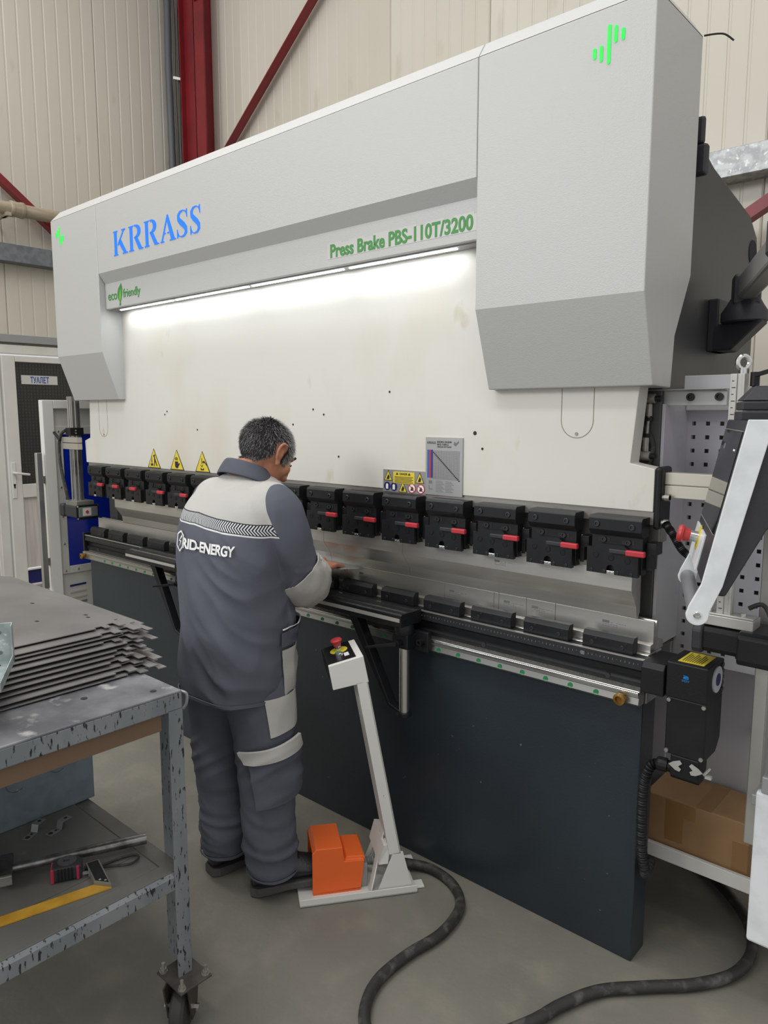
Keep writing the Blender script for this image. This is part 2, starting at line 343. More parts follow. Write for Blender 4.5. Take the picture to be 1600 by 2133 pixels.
part('keyhole', MB().cyl((-6.963,2.755,0.985),(-6.959,2.755,0.985),0.010).box(-6.963,-6.959,2.749,2.761,0.955,0.985), INK, hp)
top('trim_1', MB().box(-7.06,-6.975,2.45,3.80,2.26,2.33), GREYM, 'grey metal flashing strip above the door', 'trim', kind='structure', bevel=0.004)
# ================================================================ the press brake
PB = thing('press_brake', 'large white and grey press brake with a dark navy apron', 'press brake', (-2.4, 2.4, 0))
XL, XR = -4.045, -0.792
fnY = lambda x0, z0, y: (lambda u, v, d: (x0 + u, y - d, z0 + v))
part('apron', MB().box(XL+0.005, XR, 1.99, 2.085, 0.0, 0.835), NAVY, PB, 0.004, label='navy painted front apron plate')
part('table_beam', MB().box(XL+0.03, XR+0.004, 2.006, 2.10, 0.80, 0.944), STEEL, PB, 0.002)
part('base_frame', MB().box(-3.92, -0.95, 2.12, 2.9, 0.02, 0.5), DGREY, PB)
# side frames
poly = [(2.10,0.93),(2.46,0.90),(2.46,0.34),(2.65,0.30),(2.65,0.0),(2.90,0.0),(2.90,2.17),(2.888,2.235),(2.80,2.292),(2.42,2.36),(2.30,2.40),(2.10,2.40)]
for xa, xb in ((-0.905, -0.822), (-4.0, -3.915)):
    sf = part('side_frame', MB().px(poly, xa, xb), DGREY, PB, 0.004)
part('lifting_hole', MB().cyl((-0.8225,2.845,2.178), (-0.8195,2.845,2.178), 0.042, n=24), M('hole_dark', '#15171c', 0.8), PB)
part('frame_block', MB().box(-0.83,-0.79,2.255,2.285,2.30,2.385).box(-0.83,-0.80,2.255,2.275,2.385,2.46), CHARC, PB, 0.008)
# ram
ramp_ = [(-4.045,1.353),(-0.793,1.353),(-0.793,1.472),(-0.864,1.485),(-0.846,1.70),(-0.846,2.35),(-3.97,2.35),(-3.975,1.70),(-3.988,1.492),(-4.050,1.475)]
ram = part('ram', MB().py(ramp_, 2.0, 2.062), RAM, PB, 0.002, label='cream white ram plate with small stains')
part('ram_steel_edge', MB().box(-4.03,-0.79,2.004,2.06,1.316,1.353), STEELD, PB, 0.001)
part('ram_lower_edge', MB().box(-4.03,-0.785,2.032,2.09,1.262,1.316), STEELD, PB, 0.002)
part('ram_end_plate', MB().box(-0.792,-0.772,1.994,2.075,1.305,1.478), BLACK, PB, 0.008)
for z in (1.325, 1.395):
    part('end_screw', MB().cyl((-0.785,2.01,z),(-0.752,2.01,z),0.007).cyl((-0.765,2.01,z),(-0.752,2.01,z),0.010), STEELD, PB)
# cover plate outline on the ram (right and left), and small holes
def slot(cx, ztop, zbot, r, name='cover_plate'):
    pts = [(cx-r, ztop)] + [(cx + r*math.cos(a), zbot + r + r*math.sin(a)) for a in [PI + PI*k/16 for k in range(17)]] + [(cx+r, ztop)]
    mb = MB(); q = [2.0015]*len(pts)
    ribbon(mb, pts, [0.0022]*len(pts), fnY(0, 0, 2.0), 0.0006)
    c = part(name, mb, M('seam', '#8c8674', 0.7), PB)
    part('cover_screw', MB().cyl((cx, 2.0, zbot+0.012), (cx, 1.998, zbot+0.012), 0.005, n=12), STEELD, c)
slot(-1.030, 1.70, 1.552, 0.051); slot(-3.83, 1.70, 1.50, 0.045)
for x, z in ((-1.39,1.56),(-1.52,1.51),(-2.02,1.46),(-2.1,1.62),(-2.16,1.64),(-2.28,1.58),(-1.76,1.70),(-2.95,1.55),(-3.22,1.62),(-3.2,1.635),(-1.36,1.51)):
    part('screw_hole', MB().cyl((x, 2.0005, z), (x, 1.9992, z), 0.0045 if x != -1.39 else 0.007, n=8), INK, PB)
# hoods
XA, XB, XC, XD = -4.078, -3.587, -1.319, -0.796
side = [(1.885,2.642),(1.885,1.932),(1.965,1.697),(2.09,1.694),(2.103,1.836),(2.2,2.01),(2.2,2.642)]
def hood(name, x0, x1, poly, label, li, ri):
    mb = MB(); mb.px(poly, x0, x1)
    # bevelled cap
    y0, y1 = 1.885, 2.2
    mb.add([(x0,y0,2.642),(x1,y0,2.642),(x1,y1,2.642),(x0,y1,2.642),(x0+li,y0+0.032,2.688),(x1-ri,y0+0.032,2.688),(x1-ri,y1,2.688),(x0+li,y1,2.688)],
           [(4,5,6,7),(0,1,5,4),(1,2,6,5),(2,3,7,6),(3,0,4,7)])
    return part(name, mb, HOOD, PB, 0.003, label=label)
hood('end_hood', XA, XB-0.0015, side, 'grey white hood at the far end of the machine', 0.05, 0)
hood('end_hood', XC+0.0015, XD, side, 'big grey white hood at the near end of the machine', 0, 0.03)
cen = [(1.885,2.642),(1.885,2.313),(1.916,2.266),(1.916,2.143),(1.998,2.143),(1.998,2.642)]
ch = hood('centre_hood', XB, XC, cen, 'long grey white centre hood carrying the brand lettering', 0, 0)
hg = part('led_channel', MB().box(XB+0.02, XC-0.02, 1.935, 1.99, 2.139, 2.1445), GREYM, ch)
for xa, xb in ((-3.514,-3.045),(-3.021,-2.492),(-2.467,-1.944),(-1.912,-1.44)):
    part('led_strip', MB().box(xa, xb, 1.952, 1.962, 2.1365, 2.140), LED, ch)
    area('led_strip_light', ((xa+xb)/2, 1.957, 2.134), ((xa+xb)/2, 1.965, 1.0), xb-xa, 0.01, 0.38, (0.92,0.96,1.0))
# brand lettering: stencil serif capitals
def glyph(ch_, w, h, fn):
    mb = MB(); q = lambda pts: mb.prism([(x*w, y*h) for x, y in pts], 0, 0.002, fn)
    if ch_ == 'K':
        q([(0.0,0.0),(0.30,0.0),(0.30,0.035),(0.24,0.06),(0.24,0.94),(0.30,0.965),(0.30,1.0),(0.0,1.0),(0.0,0.965),(0.06,0.94),(0.06,0.06),(0.0,0.035)])
        q([(0.27,0.40),(0.34,0.40),(0.76,0.93),(0.86,0.965),(0.86,1.0),(0.58,1.0),(0.58,0.965),(0.68,0.93)])
        q([(0.36,0.50),(0.50,0.66),(0.90,0.06),(1.0,0.035),(1.0,0.0),(0.62,0.0),(0.62,0.035),(0.70,0.06)])
    if ch_ == 'R':
        q([(0.0,0.0),(0.34,0.0),(0.34,0.035),(0.27,0.06),(0.27,0.94),(0.34,0.965),(0.34,1.0),(0.0,1.0),(0.0,0.965),(0.08,0.94),(0.08,0.06),(0.0,0.035)])
        pts = []; ws = []
        for k in range(13):
            a = PI/2 - PI*k/12; pts.append(((0.40 + 0.32*math.cos(a)**1 if False else 0.40 + 0.34*math.cos(a))*w, (0.745 + 0.235*math.sin(a))*h)); ws.append((0.05 + 0.17*math.cos(a)**2)*w)
        ribbon(mb, pts, ws, fn, 0.002)
        q([(0.40,0.50),(0.60,0.52),(0.90,0.06),(1.0,0.04),(1.0,0.0),(0.70,0.0)])
    if ch_ == 'A':
        q([(0.0,0.0),(0.24,0.0),(0.24,0.035),(0.15,0.06),(0.46,0.80),(0.44,0.90),(0.41,0.86),(0.07,0.06),(0.0,0.035)])
        q([(0.46,1.0),(0.53,1.0),(0.92,0.06),(1.0,0.035),(1.0,0.0),(0.60,0.0),(0.60,0.035),(0.69,0.06),(0.43,0.86)])
        q([(0.24,0.30),(0.36,0.30),(0.36,0.345),(0.26,0.345)]); q([(0.46,0.30),(0.58,0.30),(0.56,0.345),(0.46,0.345)])
    if ch_ == 'S':
        c = [(0.90,0.80),(0.80,0.93),(0.58,0.975),(0.32,0.94),(0.17,0.82),(0.20,0.68),(0.38,0.56),(0.62,0.44),(0.80,0.31),(0.82,0.16),(0.66,0.05),(0.42,0.025),(0.20,0.07),(0.09,0.22)]
        ws = [0.03,0.05,0.06,0.12,0.20,0.25,0.28,0.28,0.25,0.20,0.12,0.06,0.05,0.03]
        ribbon(mb, [(x*w, y*h) for x, y in c], [a*w for a in ws], fn, 0.002)
        q([(0.90,0.70),(0.95,0.70),(0.95,1.0),(0.90,1.0),(0.86,0.93)]); q([(0.03,0.0),(0.08,0.0),(0.13,0.08),(0.08,0.32),(0.03,0.32)])
    return mb
for c_, x0, x1 in (('K',-3.424,-3.295),('R',-3.283,-3.160),('R',-3.147,-3.028),('A',-3.015,-2.893),('S',-2.885,-2.800),('S',-2.785,-2.706)):
    part('brand_letter', glyph(c_, x1-x0, 0.112, fnY(x0, 2.375, 1.885)), BLUEL, ch)
f_ = fnY(-1.972, 2.180, 1.916)
stk = MB()
for k in range(40):
    u = k/39*0.628; hgt = 0.046 if (k % 7) < 4 else 0.040
    stk.prism([(u-0.012,-0.009),(u+0.012,-0.009),(u+0.014,hgt),(u-0.014,hgt)], 0, 0.0006 + 0.00002*(k % 3), f_)
part('model_sticker', stk, HALO, ch)
part('model_lettering', text_mb('Press Brake PBS-110T/3200', 0.618, 0.047, fnY(-1.968, 2.174, 1.916), 0.028, 0.0018), GREENT, ch, label='green model lettering on the centre hood')
part('eco_lettering', text_mb('eco', 0.085, 0.030, fnY(-3.556, 2.182, 1.916), 0.008, 0.0016), GREENT, ch)
part('eco_lettering', text_mb('friendly', 0.158, 0.052, fnY(-3.412, 2.172, 1.916), 0.008, 0.0016), GREENT, ch)
lf = [(0.030,0.0),(0.012,0.02),(0.006,0.045),(0.016,0.07),(0.045,0.092),(0.052,0.07),(0.050,0.04),(0.040,0.015)]
part('leaf_emblem', MB().prism(lf, 0, 0.0016, fnY(-3.472, 2.162, 1.916)).prism([(0.02,-0.012),(0.034,-0.012),(0.036,0.0),(0.024,0.002)], 0, 0.0016, fnY(-3.472, 2.162, 1.916)), GREENT, ch)
part('leaf_emblem', MB().prism([(0.028,0.005),(0.024,0.03),(0.034,0.06),(0.040,0.062),(0.040,0.03),(0.034,0.01)], 0, 0.0022, fnY(-3.472, 2.162, 1.916)), GREENB, ch)
# luminous bar emblems on the end hoods
def bars(x0, flip):
    dx = [0, 0.0185, 0.039, 0.0565, 0.076]; z = [(2.527,2.554),(2.516,2.555),(2.505,2.599),(2.551,2.592),(2.551,2.580)]
    mb = MB()
    for a, (z0, z1) in zip(dx, z):
        if flip: z0, z1 = 5.104 - z1, 5.104 - z0
        r = 0.0045; pts = [(r*math.cos(t), (z1-z0)/2 - r + r*math.sin(t)) for t in [PI*k/6 for k in range(7)]] + [(r*math.cos(t), -(z1-z0)/2 + r + r*math.sin(t)) for t in [PI + PI*k/6 for k in range(7)]]
        mb.prism(pts, 0, 0.002, fnY(x0 + a, (z0+z1)/2, 1.885))
    return part('lamp_emblem', mb, GREENL, PB, label='glowing green bar emblem')
bars(-0.956, False); bars(-4.016, True)
# clamps: built once, sixteen copies
cm = {}
def proto(name, mb, mat, bevel=0.0, smooth=False):
    me = mb.mesh(name, smooth); me.materials.append(mat)
    if bevel:
        bm = bmesh.new(); bm.from_mesh(me); bmesh.ops.bevel(bm, geom=[e for e in bm.edges if e.calc_face_angle(0) > 0.6], offset=bevel, segments=2, affect='EDGES', profile=0.5); bm.to_mesh(me); bm.free()
    cm[name] = me
W = 0.155
# local frame: x from 0 to W along the machine, y = 0 at the front of the top block, z = 0 at its top
proto('clamp', MB().box(0.003, W-0.002, 0.018, 0.05, -0.160, -0.050), BLACK, 0.0015)
proto('top_block', MB().px([(0.0,-0.008),(0.006,0.0),(0.055,0.0),(0.055,-0.056),(0.012,-0.056),(0.0,-0.040)], 0, W), BLACK, 0.0012)
fp = [(-0.003,-0.092),(0.018,-0.092),(0.038,-0.080),(0.105,-0.080),(0.122,-0.094),(0.148,-0.100),(0.148,-0.165),(0.080,-0.165)] + [(0.069+0.012*math.cos(a), -0.150+0.012*math.sin(a)) for a in [PI*k/8 for k in range(9)]] + [(0.057,-0.165),(-0.003,-0.165)]
proto('front_plate', MB().py(fp, 0.002, 0.017), BLACK, 0.0)
proto('plate_pin', MB().lathe((0,0.0018,0),(0,-1,0),[(0.0085,0),(0.0085,0.0012),(0.007,0.0013),(0.007,0.0006)],16), BLACK2)
proto('spring_clip', MB().box(0.058,0.081,0.001,0.006,-0.166,-0.155).cyl((0.064,0.001,-0.160),(0.064,-0.001,-0.160),0.002,n=8).cyl((0.075,0.001,-0.160),(0.075,-0.001,-0.160),0.002,n=8), CHROME, 0.0008)
proto('lever', MB().box(0.066,0.125,-0.007,0.004,-0.103,-0.091), CHARC, 0.002)
proto('lever_grip', MB().px([(-0.010,-0.105),(0.004,-0.105),(0.004,-0.089),(-0.010,-0.089)], 0.115, 0.169), REDGRIP, 0.003)
def bolt_mb(x, z, y, r): return MB().lathe((x,y,z),(0,-1,0),[(r,0),(r,0.003),(r*0.9,0.004),(r*0.55,0.004),(r*0.55,0.001)],14)
proto('cap_bolt', bolt_mb(0, 0, 0, 0.0085), M('bolt_steel', '#3a3c3f', 0.35, 0.5))
proto('slot', MB().box(-0.018,0.018,0.0,0.001,-0.006,0.006), INK, 0.0)
grpt = []
for k in range(16):
    x0 = -3.935 + 0.1986*k
    dz = 0.004*(1 - k/15)
    far = k < 5
    c0 = inst('clamp', cm['clamp'], PB, (x0, 1.948, 1.338 + dz))
    for nm in ('top_block', 'front_plate', 'spring_clip'): inst(nm, cm[nm], c0)
    for bx, bz in ((0.024,-0.113),(0.070,-0.117),(0.118,-0.121)): inst('plate_pin', cm['plate_pin'], c0, (bx, 0, bz))
    sh = {1: -0.028, 2: -0.045}.get(k, 0.0)
    inst('lever', cm['lever'], c0, (sh, 0, 0)); inst('lever_grip', cm['lever_grip'], c0, (sh*1.3, 0, 0))
    for bx, bz, by in ((0.025,-0.024,0.0),(0.128,-0.026,0.0)): inst('cap_bolt', cm['cap_bolt'], c0, (bx, by, bz))
    for bx, bz in ((0.040,-0.069),(0.112,-0.072)):
        inst('slot', cm['slot'], c0, (bx, 0.0172, bz)); inst('cap_bolt', cm['cap_bolt'], c0, (bx, 0.017, bz))
    for bx in (0.012, 0.05, 0.09, 0.13):
        o = inst('cap_bolt', cm['cap_bolt'], c0, (bx, 0.002, -0.158)); o.scale = (0.55, 0.5, 0.55)
    # spacer block between clamps
    part('wedge_block', MB().box(x0+W+0.001, x0+W+0.028, 1.985, 2.03, 1.235, 1.268).box(x0+W+0.001, x0+W+0.014, 1.985, 2.03, 1.19, 1.235), BLACK, PB, 0.001)
# upper tool (punch) segments
pp = [(1.985,1.195),(2.03,1.195),(2.03,1.19),(2.055,1.19),(2.058,1.05),(2.046,1.034),(2.036,1.036),(2.030,1.072),(2.028,1.074),(1.992,1.124),(1.992,1.18)]
brk = [-3.735, -2.92, -2.10, -1.690, -0.840]
for a, b in zip(brk[:-1], brk[1:]):
    part('punch_segment', MB().px(pp, a+0.0006, b-0.0006), STEEL, PB)
# engraved tool markings
def marks(x, y, z, sc=1.0, parent=None):
    part('tool_marking', MB().prism([(0,0),(0.028*sc,0),(0.028*sc,0.010*sc),(0,0.010*sc)], 0, 0.0004, fnY(x, z+0.012*sc, y)), INKG, parent or PB)
    mb = MB()
    for r in range(3):
        for k in range(6):
            if random.random() < 0.85: mb.prism([(0,0),(0.008*sc,0),(0.008*sc,0.0016*sc),(0,0.0016*sc)], 0, 0.0004, fnY(x + (0.033 if r == 0 else 0)*sc + k*0.0105*sc, z + 0.014*sc - r*0.007*sc, y))
    part('tool_marking', mb, INKG, parent or PB)
# lower tool (die) segments: stepped foot, upright, vee
dp = [(2.024,0.945),(2.115,0.945),(2.115,0.967),(2.075,0.967),(2.075,1.033),(2.064,1.033),(2.056,1.016),(2.049,1.033),(2.042,1.033),(2.042,0.969),(2.024,0.967)]
dbrk = [-4.026, -3.2, -2.37, -1.538, -1.332, -1.313, -1.208, -1.104, -0.790]
for a, b in zip(dbrk[:-1], dbrk[1:]):
    d_ = part('die_segment', MB().px(dp, a+0.0006, b-0.0006), STEEL, PB, 0.0006)
    if b - a > 0.08 and b > -1.6:
        marks(a + (0.5*(b-a) if b-a > 0.25 else 0.02), 2.042, 0.995, 0.8, d_)
marks(-1.30, 1.992, 1.14, 0.7)
# die clamps, sixteen copies
proto('die_clamp', MB().px([(0.0,0.0),(0.0,0.035),(0.010,0.048),(0.032,0.048),(0.032,0.0)], 0, 0.155), BLACK, 0.0012)
proto('pin_hole', MB().cyl((0,0.0,0),(0,-0.0006,0),0.0035,n=10), INK)
for k in range(16):
    x0 = -4.0 + 0.2015*k
    c0 = inst('die_clamp', cm['die_clamp'], PB, (x0, 1.978, 0.942))
    for bx in (0.030, 0.122):
        o = inst('cap_bolt', cm['cap_bolt'], c0, (bx, 0.0, 0.016)); o.scale = (0.75,0.5,0.75)
        inst('pin_hole', cm['pin_hole'], c0, (bx+0.012, 0.0, 0.031))
# black scale rail under the die clamps
sr = part('scale_rail', MB().px([(1.962,0.936),(1.966,0.942),(2.004,0.942),(2.004,0.858),(1.972,0.858),(1.968,0.872),(1.980,0.884),(1.980,0.900),(1.958,0.912)], XL, -0.778), BLACK, PB, 0.0)
part('rail_edge', MB().box(XL, -0.778, 1.960, 1.968, 0.940, 0.9435), STEEL, sr)
mb = MB()
for k in range(260):
    x = -0.80 - k*0.0125
    if x < -4.0: break
    hgt = 0.010 if k % 5 == 0 else 0.005
    mb.add([(x,1.9605,0.9285),(x+0.0016,1.9605,0.9285),(x+0.0016,1.9595+0.0004,0.9285-hgt),(x,1.9595+0.0004,0.9285-hgt)], [(0,1,2,3)])
part('scale_marks', mb, INKG, sr, kind='stuff')
part('rail_logo', MB().box(-0.972,-0.960,1.9585,1.9595,0.920,0.931), INKG, sr)
for k in range(8): part('rail_rivet', MB().cyl((-3.9+k*0.43,1.974,0.872),(-3.9+k*0.43,1.967,0.872),0.008,n=12), CHARC, sr)
part('knurled_strip', MB().box(XL+0.02, -0.785, 1.976, 1.995, 0.836, 0.868), M('knurled_steel', '#6f6c67', 0.5, 0.5, c2='#4f4d4a', vs=160), PB)
gr = part('guide_rail', MB().px([(1.950,0.842),(1.958,0.850),(1.992,0.850),(1.992,0.806),(1.958,0.806),(1.952,0.812),(1.956,0.830),(1.950,0.834)], XL, -0.79), M('rail_steel', '#a9a8a4', 0.3, 0.85), PB, 0.0)
part('rail_lip', MB().box(XL, -0.79, 1.949, 1.958, 0.840, 0.848), CHROME, gr, 0.001)
for k in range(36):
    x = -0.917 - k*0.0825
    part('rail_plug', MB().cyl((x,1.957,0.818),(x,1.9525,0.818),0.0085,n=14), GRN, gr)
for x in (-0.838, -4.03):
    part('rail_stop', MB().lathe((x,1.955,0.823),(0,-1,0),[(0.012,0),(0.012,0.012),(0.016,0.013),(0.017,0.024),(0.010,0.026),(0.009,0.020)],20), BRASS, gr, smooth=True)
part('rail_end_block', MB().box(XL-0.004,XL+0.012,1.955,2.01,0.852,0.955), BLACK, PB, 0.002)
# tie rod in the notch of the right end
tr = part('tie_rod', MB().cyl((-0.852,2.09,1.655),(-0.858,2.085,1.50),0.0045,n=10), STEELD, PB, smooth=True)
part('rod_end', MB().cyl((-0.853,2.09,1.65),(-0.853,2.09,1.615),0.009,n=14).cyl((-0.870,2.088,1.665),(-0.836,2.088,1.665),0.014,n=18), STEELD, tr, 0.001, True)
part('rod_end', MB().cyl((-0.857,2.086,1.555),(-0.857,2.086,1.515),0.009,n=14).cyl((-0.872,2.084,1.502),(-0.842,2.084,1.502),0.014,n=18), STEELD, tr, 0.001, True)
part('rod_nut', MB().cyl((-0.853,2.09,1.612),(-0.853,2.09,1.602),0.011,n=6), BLACK, tr)
part('rod_nut', MB().cyl((-0.856,2.086,1.566),(-0.856,2.086,1.556),0.011,n=6), BLACK, tr)
part('rod_pin', MB().cyl((-0.89,2.09,1.665),(-0.82,2.09,1.665),0.008,n=12), BLACK, tr)
part('rod_pin', MB().cyl((-0.90,2.086,1.502),(-0.83,2.086,1.502),0.008,n=12), BLACK, tr)
part('notch_hose', MB().tube([(-0.90,2.095,1.63),(-0.865,2.094,1.585),(-0.84,2.095,1.53),(-0.85,2.09,1.47)], 0.007, 8, sub=5), RUB, PB, smooth=True)
# warning triangles on the ram
def tri(x, z0, z1, hw, y, parent, name='warning_sign'):
    s = part(name, MB().prism([(-hw,0),(hw,0),(0,z1-z0)], 0, 0.0012, fnY(x, z0, y)), INK, parent, 0.0)
    k = 0.86
    part('sign_face', MB().prism([(-hw*k,0.0035*hw/0.06),(hw*k,0.0035*hw/0.06),(0,(z1-z0)*0.945)], 0.0012, 0.0018, fnY(x, z0, y)), YEL, s)
    return s
picts = [
 [[(-0.028,0.008),(-0.008,0.008),(-0.006,0.022),(-0.012,0.016),(-0.018,0.026),(-0.024,0.014),(-0.030,0.022)],[(-0.022,0.026),(-0.018,0.062),(-0.014,0.026)],[(0.0,0.006),(0.006,0.006),(0.010,0.030),(0.026,0.006),(0.032,0.008),(0.014,0.042),(0.008,0.058),(0.002,0.056),(0.004,0.040)],[(-0.004,0.062),(0.004,0.062),(0.004,0.054),(-0.004,0.054)],[(0.006,0.064),(0.014,0.064),(0.014,0.057),(0.006,0.057)]],
 [[(-0.016,0.014),(-0.008,0.006),(0.008,0.006),(0.014,0.016),(0.026,0.028),(0.020,0.032),(0.012,0.026),(0.010,0.038),(-0.016,0.038)]] + [[(-0.016+0.007*k,0.044),(-0.012+0.007*k,0.044),(-0.012+0.007*k,0.056+0.005*(1-abs(k-1.5)/1.5)),(-0.016+0.007*k,0.056+0.005*(1-abs(k-1.5)/1.5))] for k in range(4)],
 [[(-0.014,0.006),(0.012,0.006),(0.012,0.018),(-0.001,0.010),(-0.014,0.018)],[(-0.006,0.034),(-0.002,0.034),(-0.002,0.062),(-0.006,0.062)],[(-0.020,0.032),(-0.002,0.020),(0.008,0.034),(-0.003,0.026)],[(0.002,0.040),(0.020,0.040),(0.036,0.026),(0.034,0.034),(0.016,0.050),(0.002,0.048)]]]
for (x, pc) in zip((-3.334,-3.128,-2.917), picts):
    s = tri(x, 1.354, 1.452, 0.060, 2.0, PB)
    mb = MB()
    for p in pc: mb.prism(p, 0.0018, 0.0023, fnY(x, 1.357, 2.0))
    part('pictogram', mb, INK, s)
# safety plate and bending diagram plate
PL = M('print_plate', '#a6a6a5', 0.3, 0.5)
sp = part('safety_plate', MB().box(-1.788,-1.5915,1.997,2.0,1.344,1.424), PL, PB)
yl = part('danger_label', MB().box(-1.738,-1.640,1.9955,1.997,1.377,1.418), YEL, sp)
f_ = fnY(0, 0, 1.9955)
part('label_lettering', text_mb('DANGER', 0.036, 0.008, fnY(-1.708, 1.407, 1.9955), 0.012, 0.0006), INK, sp)
mb = MB()
for r in range(5): mb.prism([(-1.732,1.380+r*0.0048),(-1.646-0.006*(r % 2),1.380+r*0.0048),(-1.646-0.006*(r % 2),1.3818+r*0.0048),(-1.732,1.3818+r*0.0048)], 0, 0.0004, f_)
part('label_lettering', mb, INK, sp)
for xx in (-1.720,-1.664): part('danger_mark', MB().prism([(xx-0.006,1.407),(xx+0.006,1.407),(xx,1.416)], 0, 0.0005, f_), INK, sp)
def mini(x, z, kind):
    fy = fnY(x, z, 1.9968)
    circ = lambda r: [(r*math.cos(2*PI*k/20), r*math.sin(2*PI*k/20)) for k in range(20)]
    if kind == 'tri':
        part('mini_sign', MB().prism([(-0.020,-0.017),(0.020,-0.017),(0,0.022)], 0, 0.0004, fy), INK, sp)
        part('mini_sign', MB().prism([(-0.0165,-0.015),(0.0165,-0.015),(0,0.017)], 0, 0.0008, fy), YEL, sp)
        part('mini_pictogram', MB().prism([(-0.008,-0.012),(0.004,-0.012),(0.007,-0.002),(0.001,0.006),(-0.004,-0.003)], 0, 0.0012, fy), INK, sp)
    if kind == 'blue':
        part('mini_sign', MB().prism(circ(0.0155), 0, 0.0006, fy), BLUEB, sp)
        part('mini_pictogram', MB().prism([(-0.006,-0.010),(0.005,-0.010),(0.005,0.006),(0.0,0.010),(-0.006,0.006)], 0, 0.001, fy), WHT, sp)
    if kind == 'ban':
        part('mini_sign', MB().prism(circ(0.0175), 0, 0.0005, fy), M('ban_red', '#b5232b', 0.5), sp)
        part('mini_sign', MB().prism(circ(0.0140), 0, 0.0008, fy), WHT, sp)
        part('mini_pictogram', MB().prism([(-0.007,-0.008),(0.006,-0.008),(0.008,0.000),(0.000,0.008),(-0.004,0.0)], 0, 0.001, fy), INK, sp)
        part('mini_sign', MB().prism([(-0.011,0.009),(-0.009,0.011),(0.011,-0.009),(0.009,-0.011)], 0, 0.0012, fy), bpy.data.materials['ban_red'], sp)
mini(-1.763,1.401,'tri'); mini(-1.617,1.399,'tri'); mini(-1.768,1.364,'blue'); mini(-1.736,1.363,'blue'); mini(-1.694,1.363,'tri'); mini(-1.652,1.362,'ban'); mini(-1.612,1.362,'ban')
bp = part('bending_diagram', MB().box(-1.5905,-1.435,1.9955,2.0,1.347,1.5435), M('diagram_plate', '#b0b0af', 0.28, 0.5), PB)
for x, cc in ((-1.583,'#2a5f9e'),(-1.575,'#b0313c'),(-1.567,'#2b3472')):
    part('colour_column', MB().prism([(0,0),(0.0078,0),(0.0078,0.096),(0,0.096)], 0, 0.0005, fnY(x, 1.405, 1.9955)), M('print_'+cc[1:], cc, 0.5), bp)
mb = MB()
for k in range(25):
    u = -1.558 + k*0.0046; mb.prism([(u,1.402),(u+0.0006,1.402),(u+0.0006,1.498),(u,1.498)], 0, 0.0004, f_)
    v = 1.402 + k*0.004; mb.prism([(-1.558,v),(-1.447,v),(-1.447,v+0.0006),(-1.558,v+0.0006)], 0, 0.0004, f_)
part('printed_grid', mb, INKG, bp)
mb = MB()
for k in range(23):
    u = -1.558 + k*0.0049; v = 1.494 - k*0.0042; mb.prism([(u,v-0.0042),(u+0.0046,v-0.0042),(u+0.0046,v),(u,v)], 0, 0.0007, f_)
part('printed_diagonal', mb, INK, bp)
part('printed_lettering', text_mb('KRRASS', 0.036, 0.008, fnY(-1.583, 1.521, 1.9955), 0.008, 0.0005), INK, bp)
for k, tx in enumerate(('BENDING DIAGRAM','BIEGE TABELLE','ABAQUE DE PLIAGE')):
    part('printed_lettering', text_mb(tx, 0.060 if k != 1 else 0.048, 0.0065, fnY(-1.541, 1.525-k*0.0085, 1.9955), 0.006, 0.0005), INK, bp)
part('printed_emblem', MB().prism([(0,0.006),(0.008,0.0),(0.022,0.012),(0.020,0.018),(0.010,0.010),(0.004,0.016)], 0, 0.0005, fnY(-1.472, 1.515, 1.9955)), INKG, bp)
mb = MB()
for cx in (-1.545, -1.505):
    for r in range(8): mb.prism([(cx,1.394-r*0.005),(cx+0.026+0.010*((r*7) % 3)/2,1.394-r*0.005),(cx+0.026+0.010*((r*7) % 3)/2,1.3955-r*0.005),(cx,1.3955-r*0.005)], 0, 0.0004, f_)
mb.prism([(-1.576,1.385),(-1.562,1.385),(-1.562,1.396),(-1.576,1.396)], 0, 0.0004, f_).prism([(-1.576,1.365),(-1.560,1.365),(-1.560,1.368),(-1.573,1.368),(-1.573,1.378),(-1.576,1.378)], 0, 0.0004, f_)
part('printed_lettering', mb, INKG, bp)
part('hood_wire', MB().tube([(-0.79,2.19,2.640),(-0.765,2.21,2.644),(-0.745,2.22,2.64),(-0.725,2.23,2.622)], 0.0025, 6, sub=4), INK, PB, smooth=True)
# crowning drive unit at the right end of the table
du = part('crowning_drive', MB().box(-0.714,-0.604,1.945,2.072,0.862,0.962), BLACK2, PB, 0.004, label='black drive unit with a yellow label on top')
part('gear_block', MB().px([(1.940,0.858),(1.940,0.930),(1.952,0.945),(2.075,0.945),(2.075,0.858)], -0.782, -0.718), BLACK2, du, 0.003)
part('motor_body', MB().px([(1.952,0.70),(1.952,0.862),(2.078,0.862),(2.078,0.735),(2.045,0.70)], -0.712, -0.606), BLACK, du, 0.004)
part('connector_hood', MB().px([(1.955,0.640),(1.955,0.70),(2.02,0.70),(2.02,0.660),(2.0,0.628),(1.965,0.628)], -0.695, -0.618), BLACK2, du, 0.004)
yl = part('yellow_label', MB().box(-0.690,-0.622,1.962,2.058,0.962,0.9632), YEL, du)
mb = MB()
for r in range(9):
    x = -0.682 + r*0.006; mb.add([(x,1.970,0.9636),(x+0.002,1.970,0.9636),(x+0.002,2.050-0.012*(r % 3),0.9636),(x,2.050-0.012*(r % 3),0.9636)], [(0,1,2,3)])
part('label_lettering', mb, INK, du)
part('drive_logo', text_mb('DZDY', 0.020, 0.005, fnY(-0.671, 0.914, 1.945), 0.01, 0.0006), M('logo_blue', '#1b7fc4', 0.5), du)
mb = MB(); fy = fnY(-0.668, 0.921, 1.945)
